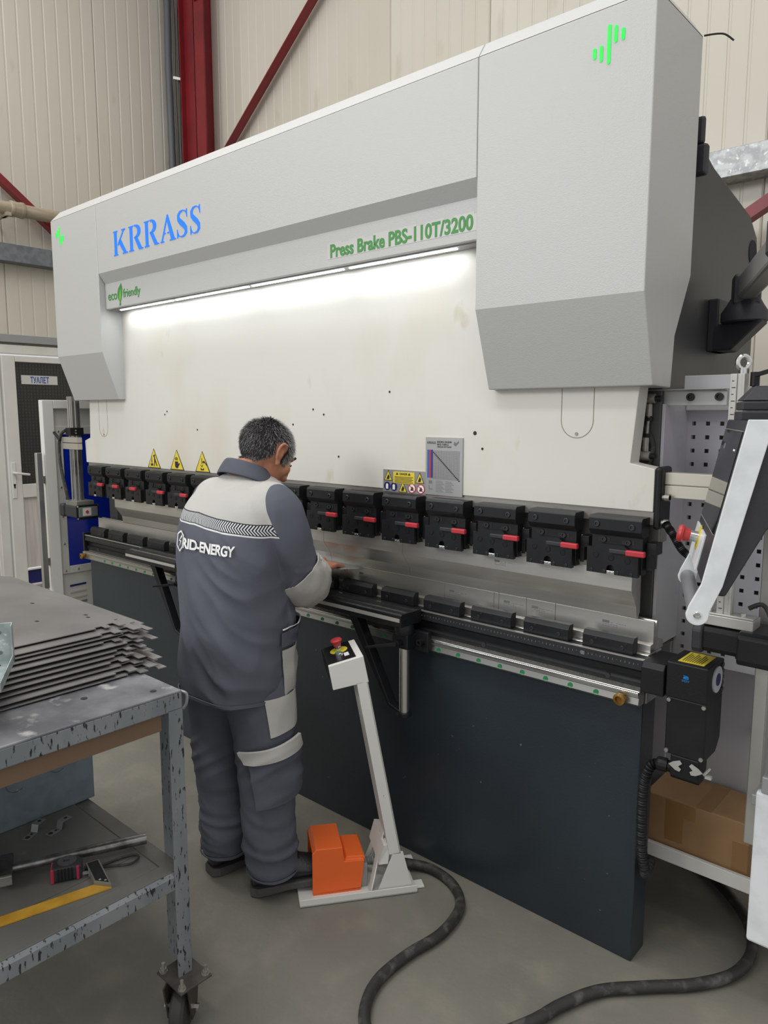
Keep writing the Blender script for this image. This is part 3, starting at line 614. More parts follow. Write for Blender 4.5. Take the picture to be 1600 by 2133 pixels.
mb.prism([(0,0.010),(0.010,0.010),(0.014,0.007),(0.014,0.005),(0.004,0.005),(0.004,0.0035),(0.014,0.0035),(0.014,0.001),(0,0.001),(0,0.005),(0.002,0.007),(0.010,0.007),(0.010,0.0085),(0,0.0085)], 0, 0.0006, fy)
part('drive_logo', mb, bpy.data.materials['logo_blue'], du)
part('fan_disc', MB().cyl((-0.604,2.012,0.918),(-0.600,2.012,0.918),0.036,n=28), M('fan_label', '#b7b9bd', 0.4), du)
part('fan_hub', MB().cyl((-0.600,2.012,0.918),(-0.5985,2.012,0.918),0.017,n=24), BLUEB, du)
for k in range(5): part('fan_grille', MB().box(-0.606,-0.600,2.05-0.004,2.062,0.875+k*0.017,0.884+k*0.017), CHARC, du, 0.001)
for x, z in ((-0.705,0.853),(-0.613,0.853),(-0.705,0.709),(-0.613,0.709)):
    part('cap_bolt', MB().cyl((x,1.953,z),(x,1.948,z),0.0055,n=12), STEELD, du)
def clip(x, s):
    return MB().prism([(0,0),(0.012,0.010),(0.030,0.018),(0.036,0.010),(0.026,0.0),(0.034,-0.006),(0.030,-0.014),(0.018,-0.012)], 0, 0.002, lambda u, v, d: (x + s*u, 1.952 - d, 0.672 + v))
part('locking_clip', clip(-0.697, 1), ALU, du); part('locking_clip', clip(-0.606, -1), ALU, du)
part('clip_spring', MB().cyl((-0.604,1.955,0.668),(-0.600,1.985,0.675),0.004,n=8).obox((-0.594,1.962,0.662),(1,0,0),(0,1,0),0.008,0.006,0.004), ALU, du)
part('cable_gland', MB().lathe((-0.69,1.985,0.650),(-1,-0.25,0.05),[(0.016,0),(0.016,0.02),(0.020,0.022),(0.020,0.045),(0.016,0.05)],14), BLACK2, du)
part('corrugated_hose', MB().tube([(-0.73,1.975,0.652),(-0.752,1.968,0.640),(-0.766,1.962,0.585),(-0.768,1.962,0.48),(-0.764,1.965,0.38),(-0.755,1.972,0.32),(-0.762,2.0,0.295),(-0.775,2.06,0.30)], 0.014, 12, sub=30, radii=lambda t: 0.0135 + 0.0016*math.sin(t*560)), BLACK2, du, smooth=True)
# ================================================================ control pendant on its swing arm (parts in a turned local frame)
# local x = out of the screen, local y = from the near side plate towards the machine, z up
PN = thing('control_pendant', 'control pendant with dark screen, white side plate and grip on swing arm', 'control panel', (-0.53, 1.54, 0), rotz=math.atan2(-0.38, -0.92))
K = lambda s, z: (s, z)
sidep = [(-0.095,1.608),(-0.26,1.60),(-0.30,1.56),(-0.30,1.46),(-0.142,1.391),(-0.073,1.248),(-0.060,1.248),(-0.026,1.272)]
PWD = 0.40
def ly(poly, y0, y1): return MB().prism(poly, y0, y1, lambda s, z, a: (s, a*-1.0, z))   # local y runs opposite to the turned axis
part('housing', ly(sidep, 0.010, PWD-0.006), CHARC, PN, 0.003)
strip = [(-0.095,1.610),(-0.137,1.610),(-0.137,1.582),(-0.061,1.256)] + [(-0.020+0.0235*math.cos(a), 1.207+0.0235*math.sin(a)) for a in [-0.25 - k*0.24 for k in range(0)]] 
arc = [(-0.021+0.0225*math.cos(a), 1.207+0.0225*math.sin(a)) for a in [math.radians(-152 + k*18) for k in range(13)]]
strip = [(-0.095,1.610),(-0.28,1.600),(-0.29,1.575),(-0.130,1.582-0.04),(-0.130,1.545),(-0.0655,1.268),(-0.052,1.232)] + arc + [(-0.012,1.240),(-0.0245,1.272)]
strip = [(-0.0945,1.610),(-0.1345,1.610),(-0.1345,1.575),(-0.0660,1.270),(-0.0445,1.216)] + [(-0.021+0.0225*math.cos(a), 1.207+0.0225*math.sin(a)) for a in [math.radians(200 + k*16) for k in range(11)]] + [(-0.004,1.225),(-0.0255,1.272)]
part('side_plate', ly(strip, 0.0, 0.010), WHITEA, PN, 0.0015, label='white side plate of the pendant')
part('grip_bracket', ly([(-0.030,1.300),(-0.060,1.268),(-0.0445,1.216)] + [(-0.021+0.0225*math.cos(a), 1.207+0.0225*math.sin(a)) for a in [math.radians(200 + k*16) for k in range(11)]] + [(-0.004,1.225),(-0.0255,1.272)], PWD-0.006, PWD+0.004), WHITEA, PN, 0.0015)
part('handle_bar', MB().cyl((-0.021,-0.010,1.207),(-0.021,-PWD+0.006,1.207),0.0175,n=24), M('grey_tube', '#8d8e92', 0.4, 0.4), PN, smooth=True)
part('handle_screw', MB().lathe((-0.021,0.0,1.207),(0,1,0),[(0.0075,0),(0.0075,0.002),(0.006,0.0035),(0.004,0.0035),(0.0035,0.001)],18), CHROME, PN)
# screen set on the sloping front: from (-0.095,1.608) down to (-0.026,1.272)
fd = Vector((0.069, 0, -0.336)); fl_ = fd.length; fd.normalize(); fnm = Vector((0.336, 0, 0.069)).normalized()
def onface(t0, t1, y0, y1, d0, d1):
    mb = MB(); b = Vector((-0.095,0,1.608))
    vs = [b + fd*t + fnm*d + Vector((0,-y,0)) for d in (d0, d1) for (t, y) in ((t0,y0),(t1,y0),(t1,y1),(t0,y1))]
    return mb.add(vs, [(0,3,2,1),(4,5,6,7),(0,1,5,4),(1,2,6,5),(2,3,7,6),(3,0,4,7)])
part('screen', onface(0.024, 0.240, 0.035, PWD-0.025, -0.002, 0.0018), SCREEN, PN, label='glossy dark touch screen')
part('screen_frame', onface(0.022, 0.0235, 0.033, PWD-0.022, 0.0, 0.0022), ALU, PN)
part('screen_frame', onface(0.2405, 0.242, 0.033, PWD-0.022, 0.0, 0.0022), ALU, PN)
part('screen_print', onface(0.062, 0.066, 0.07, 0.10, 0.0018, 0.0022), WHT, PN)
part('screen_print', onface(0.056, 0.068, 0.27, 0.30, 0.0018, 0.0022), INKG, PN)
part('button_panel', onface(0.262, 0.345, 0.16, PWD-0.008, -0.002, 0.004), WHITEA, PN, 0.001)
eb = Vector((-0.095,-0.265,1.608)) + fd*0.285 + fnm*0.004
part('stop_ring', MB().lathe(eb, fnm, [(0.030,0),(0.030,0.0012)], 24), YEL, PN)
part('stop_collar', MB().lathe(eb, fnm, [(0.013,0),(0.013,0.020)], 20), CHROME, PN, smooth=True)
part('stop_button', MB().lathe(eb, fnm, [(0.015,0.020),(0.0165,0.034),(0.021,0.037),(0.0215,0.042),(0.018,0.047),(0.008,0.049)], 24), REDBTN, PN, smooth=True, label='red emergency stop mushroom')
# neck and swing arm
part('neck_stack', MB().box(-0.215,-0.095,-0.27,-0.15,1.606,1.627).box(-0.212,-0.098,-0.268,-0.152,1.629,1.648).add([(-0.212,-0.268,1.650),(-0.098,-0.268,1.650),(-0.098,-0.152,1.650),(-0.212,-0.152,1.650),(-0.185,-0.24,1.682),(-0.125,-0.24,1.682),(-0.125,-0.18,1.682),(-0.185,-0.18,1.682)],[(0,3,2,1),(4,5,6,7),(0,1,5,4),(1,2,6,5),(2,3,7,6),(3,0,4,7)]), CHARC, PN, 0.003)
WT = lambda x, y, z: tuple(PN_M.inverted() @ Vector((x, y, z)))
PN_M = Matrix.Translation((-0.53,1.54,0)) @ Matrix.Rotation(math.atan2(-0.38,-0.92), 4, 'Z')
AX, AY = tuple((PN_M @ Vector((-0.178,-0.205,0)))[:2])
part('drop_tube', MB().cyl(WT(AX,AY,1.68), WT(AX,AY,1.985), 0.026, n=24), M('pale_tube', '#b9bcc2', 0.35, 0.3), PN, smooth=True)
part('elbow', MB().lathe(WT(AX,AY,1.955), (0,0,1), [(0.040,0),(0.048,0.01),(0.048,0.075),(0.036,0.09)], 24), CHARC, PN, smooth=True)
A0 = Vector((-0.715, 2.435, 1.995)); A1 = Vector((AX, AY, 1.995))
dd = (A1-A0).normalized(); mb = MB()
part('swing_arm', MB().obox(PN_M.inverted() @ ((A0+A1)/2), PN_M.to_3x3().inverted() @ dd, (0,0,1), (A1-A0).length/2, 0.034, 0.026), M('arm_grey', '#8b8a87', 0.4, 0.2), PN, 0.008)
q = A0 + Vector((0.0,0.0,-0.045))
part('arm_socket', MB().obox(PN_M.inverted() @ (A0 + dd*0.01 + Vector((0,0,-0.006))), PN_M.to_3x3().inverted() @ dd, (0,0,1), 0.035, 0.045, 0.038), CHARC, PN, 0.008)
part('swivel_base', MB().lathe(WT(q.x,q.y,1.895), (0,0,1), [(0.062,0),(0.066,0.004),(0.066,0.03),(0.05,0.055),(0.042,0.07)], 28), CHARC, PN, smooth=True)
pb_ = [(-0.822,2.43),(-0.822,2.56),(-0.66,2.50),(-0.648,2.45),(-0.655,2.40),(-0.70,2.372)]
vs = [WT(x,y,z) for z in (1.815,) for x, y in [(-0.822,2.44),(-0.822,2.55),(-0.76,2.53),(-0.74,2.41)]] + [WT(x,y,1.897) for x, y in [(-0.822,2.44),(-0.822,2.55),(-0.66,2.49),(-0.648,2.385)]]
part('wall_bracket', MB().add(vs, [(0,3,2,1),(4,5,6,7),(0,1,5,4),(1,2,6,5),(2,3,7,6),(3,0,4,7)]), CHARC, PN, 0.006)
part('wall_bracket', MB().add([WT(x,y,z) for z in (1.815,1.975) for x, y in [(-0.822,2.435),(-0.822,2.555),(-0.79,2.545),(-0.79,2.432)]], [(0,3,2,1),(4,5,6,7),(0,1,5,4),(1,2,6,5),(2,3,7,6),(3,0,4,7)]), CHARC, PN, 0.004)
# ================================================================ right guard: perforated panel, tray, post
SG = thing('side_guard', 'perforated grey side guard with a white tray rail at the near end', 'guard', (-0.5, 2.3, 0))
mb = MB(); pit_ = 0.0405; hs = 0.0060
xs = [-0.8205]; 
cols = [-0.793 + pit_*k for k in range(15)]; rows = [0.905 + pit_*k for k in range(18)]
for c in cols: xs += [c-hs, c+hs]
xs.append(-0.19); zs = [0.862]
for r in rows: zs += [r-hs, r+hs]
zs.append(1.66)
nx = len(xs); vs = []
for y in (2.28, 2.284):
    for z in zs: vs += [(x, y, z) for x in xs]
fs = []; n1 = nx*len(zs)
hole = lambda i, j: (i % 2 == 1 and j % 2 == 1)
for j in range(len(zs)-1):
    for i_ in range(nx-1):
        a = j*nx+i_
        if not hole(i_, j): fs.append((a, a+1, a+1+nx, a+nx)); fs.append((a+n1, a+nx+n1, a+1+nx+n1, a+1+n1))
        else:
            for (p, q_) in ((a,a+1),(a+1,a+1+nx),(a+1+nx,a+nx),(a+nx,a)): fs.append((p, q_, q_+n1, p+n1))
mb.add(vs, fs); part('perforated_panel', mb, LILAC, SG)
part('panel_backing', MB().box(-0.81,-0.2,2.325,2.33,0.88,1.64), HOLE, SG)
part('lower_panel', MB().box(-0.92,-0.19,2.42,2.424,0.25,0.895), LILAC, SG)
part('panel_edge', MB().box(-0.918,-0.872,2.404,2.419,0.252,0.925), LILAC, SG, 0.003)
part('panel_return', MB().box(-0.8212,-0.812,2.102,2.28,0.935,1.65), LILAC, SG, 0.001)
part('panel_header', MB().box(-0.811,-0.19,2.258,2.279,1.632,1.70), M('guard_light', '#c4c3c1', 0.35), SG, 0.002)
part('tray_rail', MB().box(-0.865,-0.20,2.185,2.20,0.238,0.283).box(-0.865,-0.20,2.20,2.24,0.238,0.245), M('tray_paint', '#d3d1cb', 0.4), SG, 0.002)
part('tray', MB().box(-0.865,-0.20,2.20,2.62,0.245,0.25), M('tray_dark', '#3a322a', 0.7), SG)
part('guard_post', MB().box(-0.536,-0.500,2.105,2.14,0.435,1.50), ALU, SG, 0.003)
gdr = part('guard_door', MB().box(-0.484,-0.15,1.985,2.01,0.233,0.655), WHITEA, SG, 0.008)
part('door_hinge', MB().box(-0.47,-0.44,1.98,2.015,0.655,0.70).box(-0.46,-0.15,1.99,2.01,0.66,0.9), GREYM, SG, 0.003)
part('door_stay', MB().box(-0.50,-0.15,2.012,2.10,0.60,0.63), GREYM, SG, 0.003)
# grey bracket with bolts and eyebolt above the panel
RB = part('ram_bracket', MB().px([(2.115,1.645),(2.115,1.684),(2.095,1.688),(2.095,1.690),(2.135,1.690),(2.135,1.645)], -0.868, -0.652), M('bracket_grey', '#a9a9a7', 0.4, 0.2), SG, 0.001)
for x in (-0.837,-0.748,-0.672): part('bracket_bolt', MB().lathe((x,2.115,1.668),(0,-1,0),[(0.011,0),(0.011,0.006),(0.006,0.006),(0.006,0.002)],14), BLACK, RB)
part('upper_plate', MB().box(-0.775,-0.628,2.135,2.145,1.66,1.728), LILAC, SG, 0.002)
part('eyebolt', MB().tube([(-0.622+0.012*math.cos(a),2.135+0.009*math.cos(a),1.758+0.017*math.sin(a)) for a in [2*PI*k/24 for k in range(25)]], 0.0065, 8).cyl((-0.622,2.135,1.725),(-0.622,2.135,1.742),0.010,n=14), CHROME, SG, smooth=True)
part('panel_knob', MB().lathe((-0.60,2.42,0.64),(0,-1,0),[(0.010,0),(0.012,0.01),(0.008,0.014)],12), CHARC, SG, smooth=True)
# ---------------------------------------------------------------- near laser sensor on its column
LS = thing('laser_sensor', 'black laser safety sensor hanging on a ruled column behind the pendant', 'sensor', (-0.6, 2.03, 1.0))
part('support_bar', MB().box(-0.772,-0.56,2.022,2.062,1.430,1.462).box(-0.772,-0.56,2.022,2.062,1.394,1.427).box(-0.772,-0.56,2.03,2.055,1.425,1.432), M('bar_alu', '#c9c4b6', 0.4, 0.4), LS, 0.001)
part('ruled_column', MB().box(-0.612,-0.574,2.0,2.02,1.10,1.722).box(-0.607,-0.594,1.997,2.0,1.10,1.722).box(-0.582,-0.575,1.994,2.0,1.10,1.722), ALU, LS, 0.001)
mb = MB()
for k in range(36):
    z = 1.115 + k*0.0168; mb.prism([(-0.606,z),(-0.597 - 0.004*(k % 2),z),(-0.597 - 0.004*(k % 2),z+0.0022),(-0.606,z+0.0022)], 0, 0.0003, fnY(0, 0, 1.997))
part('ruler_marks', mb, INK, LS, kind='stuff')
part('clamp_lever', MB().cyl((-0.556,2.01,1.69),(-0.556,2.01,1.725),0.011,n=14).cyl((-0.556,2.01,1.66),(-0.556,2.01,1.69),0.006,n=10).obox((-0.535,2.0,1.722),(1,-0.3,0.25),(0,1,0),0.03,0.006,0.005), BLACK2, LS, 0.001)
part('mount_block', MB().box(-0.642,-0.516,1.985,2.05,1.070,1.098).box(-0.642,-0.516,1.985,2.03,1.098,1.104), ALU, LS, 0.002)
for x in (-0.628,-0.545): part('mount_screw', MB().cyl((x,2.0,1.104),(x,2.0,1.112),0.007,n=12), CHROME, LS)
part('sensor_body', MB().px([(1.975,1.000),(1.970,1.012),(1.970,1.055),(1.978,1.066),(2.075,1.066),(2.075,1.0)], -0.645, -0.39), BLACK2, LS, 0.004)
part('sensor_cap', MB().px([(1.968,0.994),(1.962,1.008),(1.962,1.058),(1.974,1.070),(2.08,1.070),(2.08,0.994)], -0.660, -0.632), CHARC, LS, 0.006)
part('sensor_cap', MB().px([(1.960,0.985),(1.955,1.0),(1.955,1.06),(1.966,1.072),(2.085,1.072),(2.085,0.985)], -0.545, -0.39), BLACK, LS, 0.006)
part('sensor_cable', MB().tube([(-0.54,2.03,1.12),(-0.51,2.03,1.135),(-0.49,2.03,1.11),(-0.47,2.03,1.05)], 0.006, 8, sub=6), RUB, LS, smooth=True)
part('ram_hose', MB().tube([(-0.757,2.0,1.325),(-0.73,1.985,1.30),(-0.70,1.98,1.26),(-0.66,1.985,1.235),(-0.63,2.0,1.22)], 0.011, 12, sub=26, radii=lambda t: 0.0105 + 0.0015*math.sin(t*300)), BLACK2, LS, smooth=True)
# ---------------------------------------------------------------- far laser sensor
LF = thing('laser_sensor', 'grey laser safety sensor with red dot label in front of blue window', 'sensor', (-4.2, 2.0, 1.0))
cmb = MB().box(-4.215,-4.165,1.985,2.035,1.10,1.722)
part('ruled_column', cmb, M('bright_column', '#b5b3ae', 0.22, 0.9), LF, 0.003)
part('column_rib', MB().box(-4.205,-4.195,1.979,1.985,1.10,1.722), CHROME, LF, 0.001)
part('column_rib', MB().box(-4.180,-4.170,1.979,1.985,1.10,1.722), CHROME, LF, 0.001)
part('column_rib', MB().box(-4.165,-4.160,2.005,2.016,1.10,1.722), CHROME, LF, 0.001)
part('support_bar', MB().box(-4.235,-4.055,1.955,1.985,1.462,1.492).box(-4.235,-4.055,1.955,1.985,1.424,1.458), M('bar_alu2', '#b9b4a8', 0.35, 0.5), LF, 0.001)
part('column_clip', MB().box(-4.20,-4.14,1.96,2.04,1.50,1.545), BLACK2, LF, 0.003)
for z in (1.515,1.530): part('clip_screw', MB().cyl((-4.14,1.99,z),(-4.134,1.99,z),0.005,n=10), CHROME, LF)
part('mount_block', MB().box(-4.26,-4.12,1.965,2.07,1.095,1.125), M('mount_grey', '#8d8b84', 0.4, 0.5), LF, 0.003)
part('sensor_body', MB().box(-4.255,-4.105,1.955,2.075,1.030,1.098), CHARC, LF, 0.008)
part('sensor_cap', MB().box(-4.315,-4.262,1.950,2.08,1.025,1.103), CHARC, LF, 0.012)
part('face_frame', MB().box(-4.106,-4.096,1.950,2.085,1.020,1.105), BLACK2, LF, 0.006)
fp_ = part('face_plate', MB().box(-4.097,-4.092,1.962,2.076,1.035,1.092), M('face_grey', '#6d7472', 0.5), LF, 0.006)
part('label', MB().box(-4.0925,-4.090,1.985,2.035,1.042,1.086), M('label_white', '#cdcbc4', 0.5), fp_)
part('red_dot', MB().cyl((-4.091,2.010,1.064),(-4.087,2.010,1.064),0.009,n=16), M('dot_red', '#c2242c', 0.4), fp_)
for y in (1.957,2.078):
    for z in (1.027,1.098): part('face_screw', MB().cyl((-4.097,y,z),(-4.093,y,z),0.005,n=10), CHROME, LF)
part('sensor_cable', MB().tube([(-4.20,1.96,1.53),(-4.235,1.95,1.505),(-4.255,1.945,1.44),(-4.25,1.945,1.33),(-4.225,1.95,1.22),(-4.21,1.96,1.13)], 0.009, 8, sub=6), RUB, LF, smooth=True)
part('clamp_lever', MB().obox((-4.275,1.945,1.495),(-0.9,0,0.55),(0,1,0),0.045,0.007,0.006), BLACK2, LF, 0.002)
# ================================================================ far guard with the blue window
GL = thing('side_guard', 'white framed side guard with a deep blue window at the far end', 'guard', (-4.45, 2.4, 0))
part('guard_post', MB().box(-4.50,-4.45,1.945,2.012,0.02,1.706), WHITEP, GL, 0.004)
part('guard_post', MB().box(-4.50,-4.45,2.90,2.96,0.02,1.706), WHITEP, GL, 0.004)
part('top_rail', MB().box(-4.50,-4.45,2.012,2.90,1.655,1.706), WHITEP, GL, 0.004)
GP = M('guard_sheet', '#c3c1ba', 0.4)
part('upper_sheet', MB().box(-4.485,-4.475,2.012,2.90,1.50,1.655), GP, GL)
part('window_frame', MB().box(-4.476,-4.466,2.012,2.065,0.64,1.55).box(-4.476,-4.466,2.065,2.90,1.50,1.55).box(-4.476,-4.466,2.065,2.90,0.64,0.685), GP, GL, 0.002)
part('blue_window', MB().box(-4.480,-4.474,2.06,2.90,0.68,1.505), BLUEP, GL, label='deep blue plastic window')
lp = part('vent_sheet', MB().box(-4.485,-4.475,2.012,2.90,0.03,0.645), GP, GL)
for k, z in enumerate((0.557,0.515,0.478,0.445,0.412,0.38)):
    part('vent_slot', MB().obox((-4.473,2.115,z+0.003),(0,1,0.03),(1,0,0),0.052,0.002,0.0055), BLUEB if k == 0 else M('slot_grey%d' % k, '#6e6b62' if k > 2 else '#b0ada4', 0.6), GL)
for z in (0.66,0.83,1.0,1.18,1.36,1.52): part('guard_screw', MB().lathe((-4.466,2.04,z),(1,0,0),[(0.007,0),(0.006,0.004),(0.002,0.006)],10), CHROME, GL, smooth=True)
part('guard_screw', MB().lathe((-4.466,2.12,0.662),(1,0,0),[(0.007,0),(0.006,0.004),(0.002,0.006)],10), CHROME, GL, smooth=True)
part('handle_tube', MB().box(-4.47,-4.44,1.890,1.925,0.575,1.395), M('handle_alu', '#c2c1bd', 0.25, 0.8), GL, 0.004, label='long bright aluminium pull handle')
for z in (1.21,0.71): part('handle_bracket', MB().box(-4.48,-4.46,1.92,1.955,z,z+0.045), STEELD, GL, 0.002)
part('blue_backing', MB().box(-4.60,-4.595,2.3,3.0,0.5,1.5), M('blue_light', '#1740c8', 0.3), GL)
# ================================================================ sheet support arms on the front rail
def support_arm(label, x):
    t = thing('sheet_support_arm', label, 'support arm', (x, 1.9, 0.6), 'sheet support arms on the front rail')
    tp = part('arm_top', MB().px([(1.845,0.905),(1.845,0.945),(1.850,0.950),(1.955,0.950),(1.955,0.905)], x-0.45, x), BLACK, t, 0.002)
    part('top_groove', MB().box(x-0.45, x-0.004, 1.872, 1.884, 0.949, 0.9515), CHROME, tp)
    part('top_groove', MB().box(x-0.45, x-0.004, 1.925, 1.937, 0.949, 0.9515), CHROME, tp)
    part('front_strip', MB().box(x-0.445, x-0.006, 1.8435, 1.846, 0.922, 0.935), M('strip_alu_%d' % int(-x*10), '#b9b6ae', 0.4, 0.4), tp)
    for y in (1.872,1.93): part('end_screw', MB().cyl((x,y,0.928),(x+0.003,y,0.928),0.008,n=12), BLACK2, tp)
    part('collar', MB().lathe((x-0.035,1.905,0.865),(0,0,1),[(0.032,0),(0.034,0.004),(0.034,0.034),(0.030,0.04)],24), BLACK, t, smooth=True)
    part('clamp_block', MB().box(x-0.075,x-0.005,1.885,1.945,0.815,0.868).box(x-0.02,x+0.05,1.93,1.952,0.805,0.878), BLACK, t, 0.004)
    part('clamp_screw', MB().lathe((x+0.022,1.93,0.842),(0,-1,0),[(0.012,0),(0.012,0.016),(0.006,0.016),(0.006,0.010)],14), BLACK2, t)
    part('clamp_lever', MB().cyl((x-0.035,1.885,0.838),(x-0.035,1.860,0.838),0.011,n=14).add([(x-0.03,1.865,0.846),(x-0.03,1.865,0.832),(x-0.115,1.80,0.822),(x-0.115,1.80,0.830),(x-0.03,1.853,0.846),(x-0.03,1.853,0.832),(x-0.118,1.793,0.822),(x-0.118,1.793,0.830)],[(0,1,2,3),(7,6,5,4),(0,4,5,1),(1,5,6,2),(2,6,7,3),(3,7,4,0)]), BLACK2, t, 0.001)
    part('post', MB().cyl((x-0.035,1.905,0.582),(x-0.035,1.905,0.868),0.019,n=28), CHROME, t, smooth=True)
    part('post_foot', MB().cyl((x-0.035,1.905,0.568),(x-0.035,1.905,0.583),0.026,n=24), BLACK, t, 0.002)
    # bent flat bar from the arm down to the foot of the post
    pth = [(x-0.30,0.905),(x-0.275,0.905),(x-0.095,0.590),(x-0.035,0.572),(x-0.035,0.582),(x-0.085,0.602),(x-0.262,0.912)]
    part('gusset', MB().py([(x-0.30,0.908),(x-0.255,0.908),(x-0.088,0.604),(x-0.03,0.584),(x-0.03,0.574),(x-0.097,0.592)], 1.885, 1.925), BLACK, t, 0.003)
    return t
support_arm('black roller support arm between the worker and the white pedestal', -1.572)
support_arm('black roller support arm left of the worker', -2.93)
# ================================================================ pedestal and foot pedal (local frame: x along the base)
UA = math.atan2(0.805, 0.593)
FS = thing('control_pedestal', 'white control pedestal with a red emergency stop on top', 'pedestal', (-1.707, 1.494, 0), rotz=UA)
pc = lambda poly, y0, y1: MB().prism(poly, y0, y1, lambda u, z, a: (u, a, z))
part('base_plate', MB().box(0.0,0.40,0.0,0.235,0.002,0.008).box(0.0,0.40,0.0,0.004,0.002,0.028).box(0.40,0.43,0.02,0.06,0.002,0.008).box(0.40,0.43,0.17,0.21,0.002,0.008), WHITEP, FS, 0.001)
part('foot_gusset', pc([(0.262,0.008),(0.388,0.008),(0.352,0.150),(0.318,0.150)], 0.012, 0.018), WHITEP, FS, 0.001)
part('foot_gusset', pc([(0.262,0.008),(0.388,0.008),(0.352,0.150),(0.318,0.150)], 0.182, 0.188), WHITEP, FS, 0.001)
for (t0, t1), (b0, b1) in (((0.062,0.098),(0.014,0.044)), ((0.092,0.128),(0.156,0.186))):
    vs = [(0.294,t0,0.205),(0.294,t1,0.205),(0.238,b1,0.008),(0.238,b0,0.008)]
    part('foot_brace', MB().add(vs + [(x+0.005,y,z) for x, y, z in vs], [(0,1,2,3),(7,6,5,4),(0,4,5,1),(1,5,6,2),(2,6,7,3),(3,7,4,0)]), WHITEP, FS)
part('brace_cap', MB().add([(0.286,0.014,0.178),(0.286,0.186,0.178),(0.268,0.186,0.112),(0.268,0.014,0.112),(0.310,0.02,0.178),(0.310,0.18,0.178),(0.300,0.186,0.112),(0.300,0.014,0.112)], [(0,1,2,3),(7,6,5,4),(0,4,5,1),(1,5,6,2),(2,6,7,3),(3,7,4,0)]), WHITEP, FS)
colp = [(0.202,0.757),(0.233,0.757),(0.345,0.145),(0.311,0.145)]
part('column_side', pc(colp, 0.012, 0.016), WHITEP, FS)
part('column', pc([(0.196,0.757),(0.203,0.757),(0.312,0.145),(0.305,0.145)], 0.012, 0.135), WHITEP, FS, 0.001)
part('column_back', pc([(0.228,0.757),(0.233,0.757),(0.345,0.145),(0.340,0.145)], 0.012, 0.135), WHITEP, FS)
boxp = [(0.119,0.738),(0.104,0.819),(0.218,0.847),(0.236,0.757),(0.20,0.752)]
bx = part('control_box', pc(boxp, 0.012, 0.195), WHITEP, FS, 0.002)
tdir = Vector((0.114,0,0.028)).normalized(); tn = Vector((-0.028,0,0.114)).normalized()
def ontop(a0,a1,y0,y1,d0,d1):
    b = Vector((0.104,0,0.819)); vs = [b + tdir*a + tn*d + Vector((0,y,0)) for d in (d0,d1) for a, y in ((a0,y0),(a1,y0),(a1,y1),(a0,y1))]
    return MB().add(vs, [(0,3,2,1),(4,5,6,7),(0,1,5,4),(1,2,6,5),(2,3,7,6),(3,0,4,7)])
part('black_face', ontop(0.0,0.095,0.025,0.190,0.0,0.002), M('face_black', '#15161a', 0.25), FS)
part('black_end', pc([(0.117,0.745),(0.102,0.818),(0.105,0.819),(0.120,0.745)], 0.02, 0.19), BLACK2, FS)
cen_ = Vector((0.104,0,0.819)) + tdir*0.052 + Vector((0,0.125,0)) + tn*0.002
part('stop_ring', MB().lathe(cen_, tn, [(0.030,0),(0.030,0.001)], 28), YEL, FS)
part('stop_collar', MB().lathe(cen_, tn, [(0.011,0),(0.011,0.020)], 18), CHROME, FS, smooth=True)
part('stop_button', MB().lathe(cen_, tn, [(0.013,0.018),(0.0145,0.030),(0.019,0.033),(0.020,0.037),(0.017,0.041),(0.006,0.043)], 24), REDBTN, FS, smooth=True, label='red mushroom button')
c2_ = Vector((0.104,0,0.819)) + tdir*0.045 + Vector((0,0.070,0)) + tn*0.002
part('start_button', MB().lathe(c2_, tn, [(0.0135,0),(0.0135,0.011),(0.010,0.013)], 20), CHROME, FS, smooth=True)
part('start_cap', MB().lathe(c2_, tn, [(0.0105,0.0125),(0.0105,0.0145)], 20), M('cap_green', '#4d7a66', 0.4), FS)
part('button_label', ontop(0.062,0.078,0.055,0.085,0.002,0.003), WHT, FS)
FP = thing('foot_pedal', 'orange hooded foot pedal under the worker\'s right boot', 'pedal', (-1.707, 1.494, 0.008), rotz=UA)
oz = lambda poly, y0, y1: MB().prism(poly, y0, y1, lambda u, z, a: (u, a, z))
hp_ = [(0.047,0.005),(0.047,0.150),(0.060,0.165),(0.150,0.163),(0.156,0.112),(0.225,0.108),(0.213,0.008)]
for y0 in (0.045, 0.195): part('hood_side', oz(hp_, y0, y0+0.005), ORANGE, FP, 0.002)
part('hood_top', oz([(0.047,0.148),(0.060,0.165),(0.150,0.163),(0.150,0.158),(0.062,0.160),(0.051,0.146)], 0.047, 0.198), ORANGE, FP, 0.004)
part('hood_back', oz([(0.150,0.163),(0.157,0.112),(0.152,0.112),(0.146,0.160)], 0.047, 0.198), ORANGE, FP, 0.001)
part('rear_housing', oz([(0.150,0.004),(0.150,0.108),(0.165,0.116),(0.222,0.112),(0.226,0.106),(0.215,0.004)], 0.05, 0.195), ORANGE, FP, 0.004)
part('rear_lid', oz([(0.160,0.114),(0.166,0.122),(0.224,0.118),(0.230,0.110),(0.228,0.104),(0.160,0.106)], 0.055, 0.19), ORANGE, FP, 0.003)
part('rear_plate', MB().box(0.216,0.238,0.06,0.185,0.0,0.085), GREYM, FP, 0.002)
part('cable_spring', MB().tube([(0.236,0.12,0.055),(0.262,0.12,0.055),(0.29,0.12,0.05)], 0.014, 14, sub=30, radii=lambda t: 0.0125 + 0.0025*math.sin(t*70)), GREYM, FP, smooth=True)
part('pedal_plate', oz([(0.06,0.012),(0.14,0.022),(0.14,0.03),(0.06,0.018)], 0.06, 0.185), BLACK, FP, 0.002)
part('pedal_floor', MB().box(0.05,0.21,0.045,0.20,0.0,0.006), ORANGE, FP)
